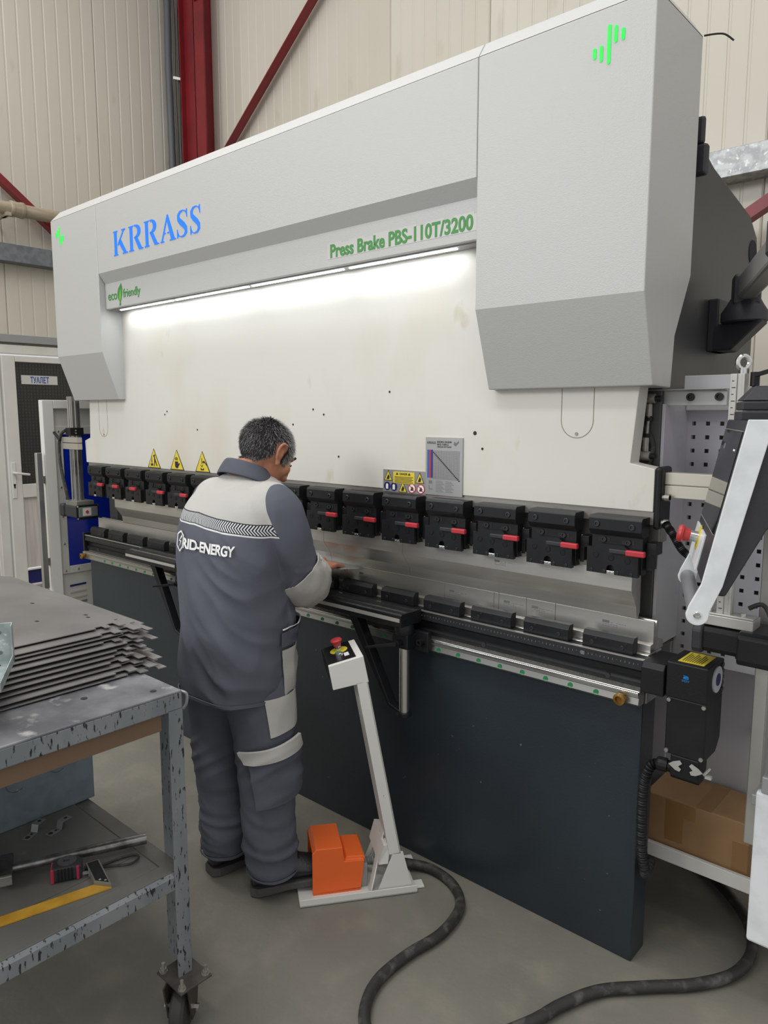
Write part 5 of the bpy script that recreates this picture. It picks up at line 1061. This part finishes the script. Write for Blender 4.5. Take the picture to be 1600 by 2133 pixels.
# ---- jacket
mb = MB(); torso.solid(mb, 40, 40); slR.solid(mb, 36, 24); slL.solid(mb, 36, 24)
jm = evalmesh(mb, 0.007, 7, 'jacket'); displace(jm, fold_j)
def jacket_material():
    m = bpy.data.materials.new('jacket_cloth'); m.use_nodes = True; nt = m.node_tree; N = nt.nodes; L = nt.links; b = N['Principled BSDF']
    b.inputs['Roughness'].default_value = 0.88; b.inputs['Specular IOR Level'].default_value = 0.2
    tc = N.new('ShaderNodeTexCoord'); sp_ = N.new('ShaderNodeSeparateXYZ'); L.new(tc.outputs['Object'], sp_.inputs[0])
    def mt(op, a, b_=None):
        q = N.new('ShaderNodeMath'); q.operation = op
        for k, v in enumerate((a, b_)):
            if v is None: continue
            if isinstance(v, (int, float)): q.inputs[k].default_value = v
            else: L.new(v, q.inputs[k])
        return q.outputs[0]
    X, Y, Z = sp_.outputs
    dx = mt('SUBTRACT', X, -2.04)
    # lower edge of the yoke falls a little towards the right sleeve
    zl = mt('SUBTRACT', Z, mt('MULTIPLY', mt('MAXIMUM', mt('ADD', dx, 0.02), 0.0), -0.12))
    seam = mt('MULTIPLY', mt('LESS_THAN', mt('ADD', X, mt('MULTIPLY', Z, 0.45)), -1.835 + 1.33*0.45), mt('GREATER_THAN', X, -2.222))
    yoke = mt('MULTIPLY', mt('GREATER_THAN', zl, 1.3020), seam)
    band = mt('MULTIPLY', mt('MULTIPLY', mt('GREATER_THAN', zl, 1.2660), mt('LESS_THAN', zl, 1.3020)), seam)
    ang = mt('MULTIPLY', mt('ARCTAN2', mt('SUBTRACT', Y, 1.53), dx), 0.19)
    chev = mt('GREATER_THAN', mt('FRACT', mt('DIVIDE', mt('ADD', ang, mt('MULTIPLY', mt('ABSOLUTE', mt('SUBTRACT', zl, 1.2840)), -0.75)), 0.0085)), 0.52)
    inner = mt('MULTIPLY', mt('GREATER_THAN', zl, 1.2690), mt('LESS_THAN', zl, 1.2990))
    chev = mt('MULTIPLY', mt('MULTIPLY', chev, inner), band)
    pipe = mt('MULTIPLY', mt('MULTIPLY', mt('GREATER_THAN', zl, 1.2615), mt('LESS_THAN', zl, 1.2665)), seam)
    def mix(f, a, c):
        q = N.new('ShaderNodeMix'); q.data_type = 'RGBA'; L.new(f, q.inputs['Factor'])
        if isinstance(a, tuple): q.inputs[6].default_value = a
        else: L.new(a, q.inputs[6])
        q.inputs[7].default_value = c; return q.outputs[2]
    nse = N.new('ShaderNodeTexNoise'); nse.inputs['Scale'].default_value = 7; L.new(tc.outputs['Object'], nse.inputs['Vector'])
    base = mix(nse.outputs['Fac'], lin('#60636d'), lin('#54575f'))
    c = mix(yoke, base, lin('#b3b1ac')); c = mix(band, c, lin('#2c2f36')); c = mix(chev, c, lin('#cfd0d0')); c = mix(pipe, c, lin('#d2d2d0'))
    L.new(c, b.inputs['Base Color'])
    wv = N.new('ShaderNodeTexNoise'); wv.inputs['Scale'].default_value = 30; L.new(tc.outputs['Object'], wv.inputs['Vector'])
    bp_ = N.new('ShaderNodeBump'); bp_.inputs['Strength'].default_value = 0.25; bp_.inputs['Distance'].default_value = 0.004; L.new(wv.outputs['Fac'], bp_.inputs['Height']); L.new(bp_.outputs['Normal'], b.inputs['Normal'])
    return m
jk = part('jacket', jm, jacket_material(), PER, label='dark grey work jacket with light yoke and chevron band')
part('elbow_patch', slR.patch([(0.42,-50),(0.50,100),(0.95,125),(0.95,-75)], 26, 26, 0.010, fold_j), LIGHTF, jk, smooth=True, label='light grey elbow patch')
part('cuff', slR.patch([(0.955,-180),(0.955,180),(0.998,180),(0.998,-180)], 4, 40, 0.006, None), JACK, jk, smooth=True)
part('pocket_panel', torso.patch([(0.02,8),(0.02,52),(0.19,52),(0.19,6)], 14, 14, 0.011, fold_j), LIGHTF, jk, smooth=True, label='light grey pocket panel')
part('pocket_flap', torso.patch([(0.20,4),(0.20,70),(0.245,70),(0.235,4)], 5, 16, 0.013, fold_j), JACK, jk, smooth=True)
part('flap_piping', torso.patch([(0.246,4),(0.246,70),(0.252,70),(0.243,4)], 2, 16, 0.015, fold_j), WHT, jk, smooth=True)
part('hem', torso.patch([(0.004,-180),(0.004,180),(0.030,180),(0.030,-180)], 3, 60, 0.007, fold_j), JACK, jk, smooth=True)
# collar
colr = MB(); nv = 40; rows = [(0.108,0.092,1.404,0.0),(0.099,0.086,1.428,0.004),(0.080,0.078,1.462,0.012),(0.070,0.070,1.470,0.014),(0.064,0.065,1.440,0.010)]
vs = []
for a, b, z, sh in rows:
    for j in range(nv):
        t = 2*PI*j/nv; y = 1.574 + sh + b*math.sin(t); vs.append((-2.046 + a*math.cos(t), y, z - 0.42*(y - 1.54)))
fs = [(i*nv+j, i*nv+(j+1) % nv, (i+1)*nv+(j+1) % nv, (i+1)*nv+j) for i in range(len(rows)-1) for j in range(nv)]
cme = colr.add(vs, fs).mesh('collar', True); co_ = part('collar', cme, JACK, jk)
sm = co_.modifiers.new('th', 'SOLIDIFY'); sm.thickness = 0.004; ss = co_.modifiers.new('ss', 'SUBSURF'); ss.levels = 1; ss.render_levels = 1
# logo on the back
def back_pt(s, z, off=0.016):
    """point on the back of the jacket: s = distance along the back from its middle (towards the right shoulder)"""
    uu = None; lo, hi = 0.0, 1.0
    for _ in range(24):
        mid = (lo+hi)/2
        if torso._i(torso.c, mid).z < z: lo = mid
        else: hi = mid
    th = math.radians(-90) + s/0.185
    p = torso.at(lo, th, off); n_ = (torso.at(lo, th, off+0.01) - p).normalized(); return p + n_*fold_j(p)
lw, lh, lz, ls = 0.176, 0.034, 1.185, -0.036
def fine(me_mb, fn2):
    out = MB(); out.f = list(me_mb.f); out.v = [fn2(*v) for v in me_mb.v]; return out
tm = text_mb('RID-ENERGY', lw, lh, lambda u, v, d: (u, v, d), 0.035, 0.0, 0.0, 0.95)
bmx = bmesh.new(); tmp = bpy.data.meshes.new('t'); tmp.from_pydata(tm.v[:len(tm.v)//2], [], [f for f in tm.f if max(f) < len(tm.v)//2]); bmx.from_mesh(tmp)
bmesh.ops.triangulate(bmx, faces=bmx.faces); bmesh.ops.subdivide_edges(bmx, edges=[e for e in bmx.edges if e.calc_length() > 0.010], cuts=1, use_grid_fill=False); bmesh.ops.triangulate(bmx, faces=bmx.faces)
for v in bmx.verts: v.co = back_pt(ls + v.co.x + 0.0, lz + v.co.y - 0.05*v.co.x, 0.0075)
bmx.to_mesh(tmp); bmx.free(); tmp.materials.append(WHT); part('back_lettering', tmp, WHT, jk, label='white lettering on the back of the jacket')
mbk = MB()
def logo(pts, ws): ribbon(mbk, pts, ws, lambda u, v, d: tuple(back_pt(ls - 0.052 + u, lz - 0.010 + v, 0.0075)), 0.0)
hx = [(0.024,0.060),(0.047,0.048),(0.047,0.012),(0.024,-0.006),(0.002,0.010),(0.002,0.048),(0.024,0.060)]
logo([(hx[i][0]*(1-t/4)+hx[i+1][0]*t/4, hx[i][1]*(1-t/4)+hx[i+1][1]*t/4) for i in range(6) for t in range(4)] + [hx[-1]], [0.0052]*25)
for p in ([(0.034,0.050),(0.014,0.026),(0.024,0.027),(0.022,0.031),(0.040,0.044)], [(0.026,0.030),(0.036,0.030),(0.016,0.004),(0.020,0.012),(0.026,0.024)]):
    mbk.add([back_pt(ls - 0.052 + u, lz - 0.010 + v, 0.0078) for u, v in p], [tuple(range(len(p)))])
me_ = mbk.mesh('back_emblem'); part('back_emblem', me_, WHT, jk)
# ---- trousers
mb = MB(); legR.solid(mb, 30, 30); legL.solid(mb, 30, 30); mb.ell((-2.02,1.49,0.80), 0.205, 0.155, 0.13)
tmz = evalmesh(mb, 0.0075, 7, 'trousers'); displace(tmz, fold_t)
tr_ = part('trousers', tmz, JACK, PER, label='dark grey cargo trousers with light patches')
part('thigh_panel', legR.patch([(0.665,-26),(0.68,50),(0.795,52),(0.795,-26)], 14, 14, 0.005, fold_t), LIGHTF, tr_, smooth=True, label='light grey thigh panel')
part('cargo_pocket', legR.patch([(0.43,-58),(0.45,52),(0.60,46),(0.60,-66)], 16, 18, 0.020, fold_t, 0.018), JACK, tr_, smooth=True)
part('pocket_flap', legR.patch([(0.580,-72),(0.605,34),(0.655,26),(0.620,-80)], 6, 18, 0.027, fold_t, 0.010), LIGHTF, tr_, smooth=True, label='light grey pocket flap')
part('trouser_hem', legR.patch([(0.0,-180),(0.0,180),(0.045,180),(0.045,-180)], 3, 40, 0.006, fold_t), JACK, tr_, smooth=True)
part('trouser_hem', legL.patch([(0.0,-180),(0.0,180),(0.045,180),(0.045,-180)], 3, 40, 0.006, fold_t), JACK, tr_, smooth=True)
# ---- boots
def boot(heel, d, label, tip=0.0, lift=0.0):
    d = Vector((d[0],d[1],0)).normalized(); s = Vector((d.y,-d.x,0)); h = Vector((heel[0],heel[1],lift))
    b = MB(); rr = []
    for t, wd, zt in ((0.0,0.026,0.080),(0.02,0.040,0.115),(0.07,0.044,0.135),(0.12,0.046,0.128),(0.17,0.050,0.100),(0.22,0.052,0.082),(0.26,0.046,0.068),(0.288,0.028,0.048)):
        rr.append((t, wd, zt))
    vs = []; n = 16
    for t, wd, zt in rr:
        for j in range(n):
            a = 2*PI*j/n; x = math.cos(a)*wd; z = 0.022 + max(0, zt-0.022)*(0.5+0.5*math.sin(a))
            x *= 1.0 if math.sin(a) < 0.2 else (1.0 - 0.35*math.sin(a))
            vs.append(h + d*t + s*x + Vector((0,0,z + tip*t)))
    fs = [(i*n+j, i*n+(j+1) % n, (i+1)*n+(j+1) % n, (i+1)*n+j) for i in range(len(rr)-1) for j in range(n)] + [tuple(range(n-1,-1,-1)), tuple(range((len(rr)-1)*n, len(rr)*n))]
    up = part('boot', b.add(vs, fs), LEATH, PER, smooth=True, label=label)
    mo = up.modifiers.new('ss', 'SUBSURF'); mo.levels = 1; mo.render_levels = 2
    out = []
    for t, wd in ((-0.004,0.026),(0.02,0.041),(0.07,0.043),(0.12,0.041),(0.17,0.047),(0.22,0.053),(0.265,0.046),(0.292,0.024)): out.append((t, wd))
    fo = [h + d*t + s*w_ + Vector((0,0,tip*t)) for t, w_ in out] + [h + d*t - s*w_ + Vector((0,0,tip*t)) for t, w_ in reversed(out)]
    m = len(fo); hs2 = [0.034 if i in (0, 1, m-1, m-2) else 0.026 for i in range(m)]
    sl = MB().add([p + Vector((0,0,0.001)) for p in fo] + [p + Vector((0,0,hs2[i])) for i, p in enumerate(fo)], [tuple(range(m)), tuple(range(2*m-1,m-1,-1))] + [(i,i+m,(i+1) % m+m,(i+1) % m) for i in range(m)])
    part('sole', sl, RUBS, up, 0.004)
    for k in range(4):
        c = h + d*(0.115 + 0.022*k) + Vector((0,0,0.128 - 0.012*k + tip*0.15)); part('lace', MB().tube([c - s*0.022 + Vector((0,0,-0.006)), c + Vector((0,0,0.001)), c + s*0.022 + Vector((0,0,-0.006))], 0.0028, 6, sub=4), BLACK2, up, smooth=True)
boot((-1.892,1.440), (0.593,0.805), 'black boot reaching into the orange pedal', 0.14, 0.0)
boot((-2.085,1.405), (0.12,0.99), 'black boot standing on the floor')
# ---- hair: cap of short strands
def hairline(y, x):
    """lowest height (head frame) at which hair grows"""
    if y < -0.045: return -0.066 + 0.25*max(0, abs(x)-0.035)
    if y < 0.0: return -0.064 + (y+0.045)*1.5
    if y < 0.022: return 0.004
    if y < 0.048: return -0.030
    return -0.030 + (y-0.048)*2.9
rh = random.Random(3); HI = HR.inverted()
bv = [v.co.copy() for v in body.vertices]; bn = [v.normal.copy() for v in body.vertices]
loc_ = {}
for k, c in enumerate(bv):
    if (c - HC).length < 0.16:
        q = HI @ (c - HC)
        if q.z > hairline(q.y, q.x) and not (abs(q.x) > 0.074 and -0.03 < q.y < 0.03 and q.z < 0.036): loc_[k] = q
hf = [tuple(p.vertices) for p in body.polygons if all(k in loc_ for k in p.vertices)]
used = sorted({k for f in hf for k in f}); mp_ = {k: i for i, k in enumerate(used)}
hb = MB().add([bv[k] + bn[k]*0.0035 for k in used], [tuple(mp_[k] for k in f) for f in hf])
HAIRD = M('hair_dark', '#2b2828', 0.6, c2='#3d3a3a', vs=40)
hc_ = part('hair', hb, HAIRD, PER, smooth=True, label='short salt and pepper hair')
def hair_mat():
    m = bpy.data.materials.new('hair_strands'); m.use_nodes = True; N = m.node_tree.nodes; L = m.node_tree.links; b = N['Principled BSDF']; b.inputs['Roughness'].default_value = 0.45
    g = N.new('ShaderNodeNewGeometry'); tc = N.new('ShaderNodeTexCoord'); sp2 = N.new('ShaderNodeSeparateXYZ'); L.new(tc.outputs['Object'], sp2.inputs[0])
    ad = N.new('ShaderNodeMapRange'); ad.inputs['From Min'].default_value = 1.58; ad.inputs['From Max'].default_value = 1.76; ad.inputs['To Min'].default_value = -0.30; ad.inputs['To Max'].default_value = 0.45; L.new(sp2.outputs[1], ad.inputs['Value'])
    s_ = N.new('ShaderNodeMath'); s_.operation = 'ADD'; L.new(g.outputs['Random Per Island'], s_.inputs[0]); L.new(ad.outputs['Result'], s_.inputs[1])
    r = N.new('ShaderNodeValToRGB'); e = r.color_ramp.elements; e[0].position = 0.35; e[0].color = lin('#1f1d1d'); e[1].position = 0.95; e[1].color = lin('#b4b2b1'); L.new(s_.outputs[0], r.inputs['Fac']); L.new(r.outputs['Color'], b.inputs['Base Color']); return m
sb = MB()
for _ in range(9500):
    f = rh.choice(hf); u, v = rh.random(), rh.random()
    A_, B_, C_, D_ = (bv[k] for k in f[:4]); p = (A_*(1-u)+D_*u)*(1-v) + (B_*(1-u)+C_*u)*v; n_ = bn[f[0]]
    q = HI @ (p - HC); whorl = HC + HR @ Vector((0.01,-0.05,0.11)); fl2 = p - whorl; fl2 = (fl2 - n_*fl2.dot(n_)).normalized()
    low = max(0.0, min(1.0, (0.03 - q.z)/0.09)); ln = 0.016*(1-0.55*low)*rh.uniform(0.7,1.2)
    dr2 = (n_*(0.75 - 0.45*low) + fl2*0.75 + Vector((rh.uniform(-1,1),rh.uniform(-1,1),rh.uniform(-1,1)))*0.28).normalized()
    sd2 = dr2.cross(n_); sd2 = sd2.normalized()*0.0009 if sd2.length > 1e-4 else Vector((0.0009,0,0))
    p0 = p + n_*0.002; mid = p0 + dr2*ln*0.55 + n_*0.001; tip = p0 + dr2*ln + fl2*0.003
    o = len(sb.v); sb.v += [tuple(p0-sd2), tuple(p0+sd2), tuple(mid+sd2*0.7), tuple(mid-sd2*0.7), tuple(tip)]
    sb.f += [(o,o+1,o+2,o+3), (o+3,o+2,o+4)]
me_ = bpy.data.meshes.new('hair_strands'); me_.from_pydata(sb.v, [], sb.f); me_.materials.append(hair_mat()); part('hair_strands', me_, None, hc_, kind='stuff')
# eyebrows and eyes
for sx in (-1, 1):
    part('eyebrow', MB().tube([H(sx*0.014,0.100,0.024),H(sx*0.032,0.098,0.030),H(sx*0.050,0.086,0.026)], 0.0045, 8, sub=4), HAIRD, bo, smooth=True)
    ey_ = part('eye', MB().ell(H(sx*0.030,0.078,0.002), 0.0125, 0.0125, 0.0115), M('eye_white_%d' % (sx+1), '#d8d2cb', 0.3), bo, smooth=True)
    part('pupil', MB().ell(H(sx*0.030,0.0895,0.000), 0.005, 0.002, 0.005), INK, bo, smooth=True)
    part('eyelashes', MB().tube([H(sx*0.018,0.092,0.000),H(sx*0.030,0.096,-0.002),H(sx*0.044,0.088,-0.002)], 0.0022, 6, sub=4), HAIRD, bo, smooth=True)
# ---- the blank in his hands
bl = MB().pz([(-2.24,1.952),(-1.965,1.948),(-1.925,2.005),(-1.93,2.046),(-2.24,2.046)], 1.0355, 1.0375)
tag(part('metal_blank', bl, M('zinc_sheet', '#a7adac', 0.35, 0.6), None), 'small grey sheet metal blank held on the die by the worker', 'sheet')
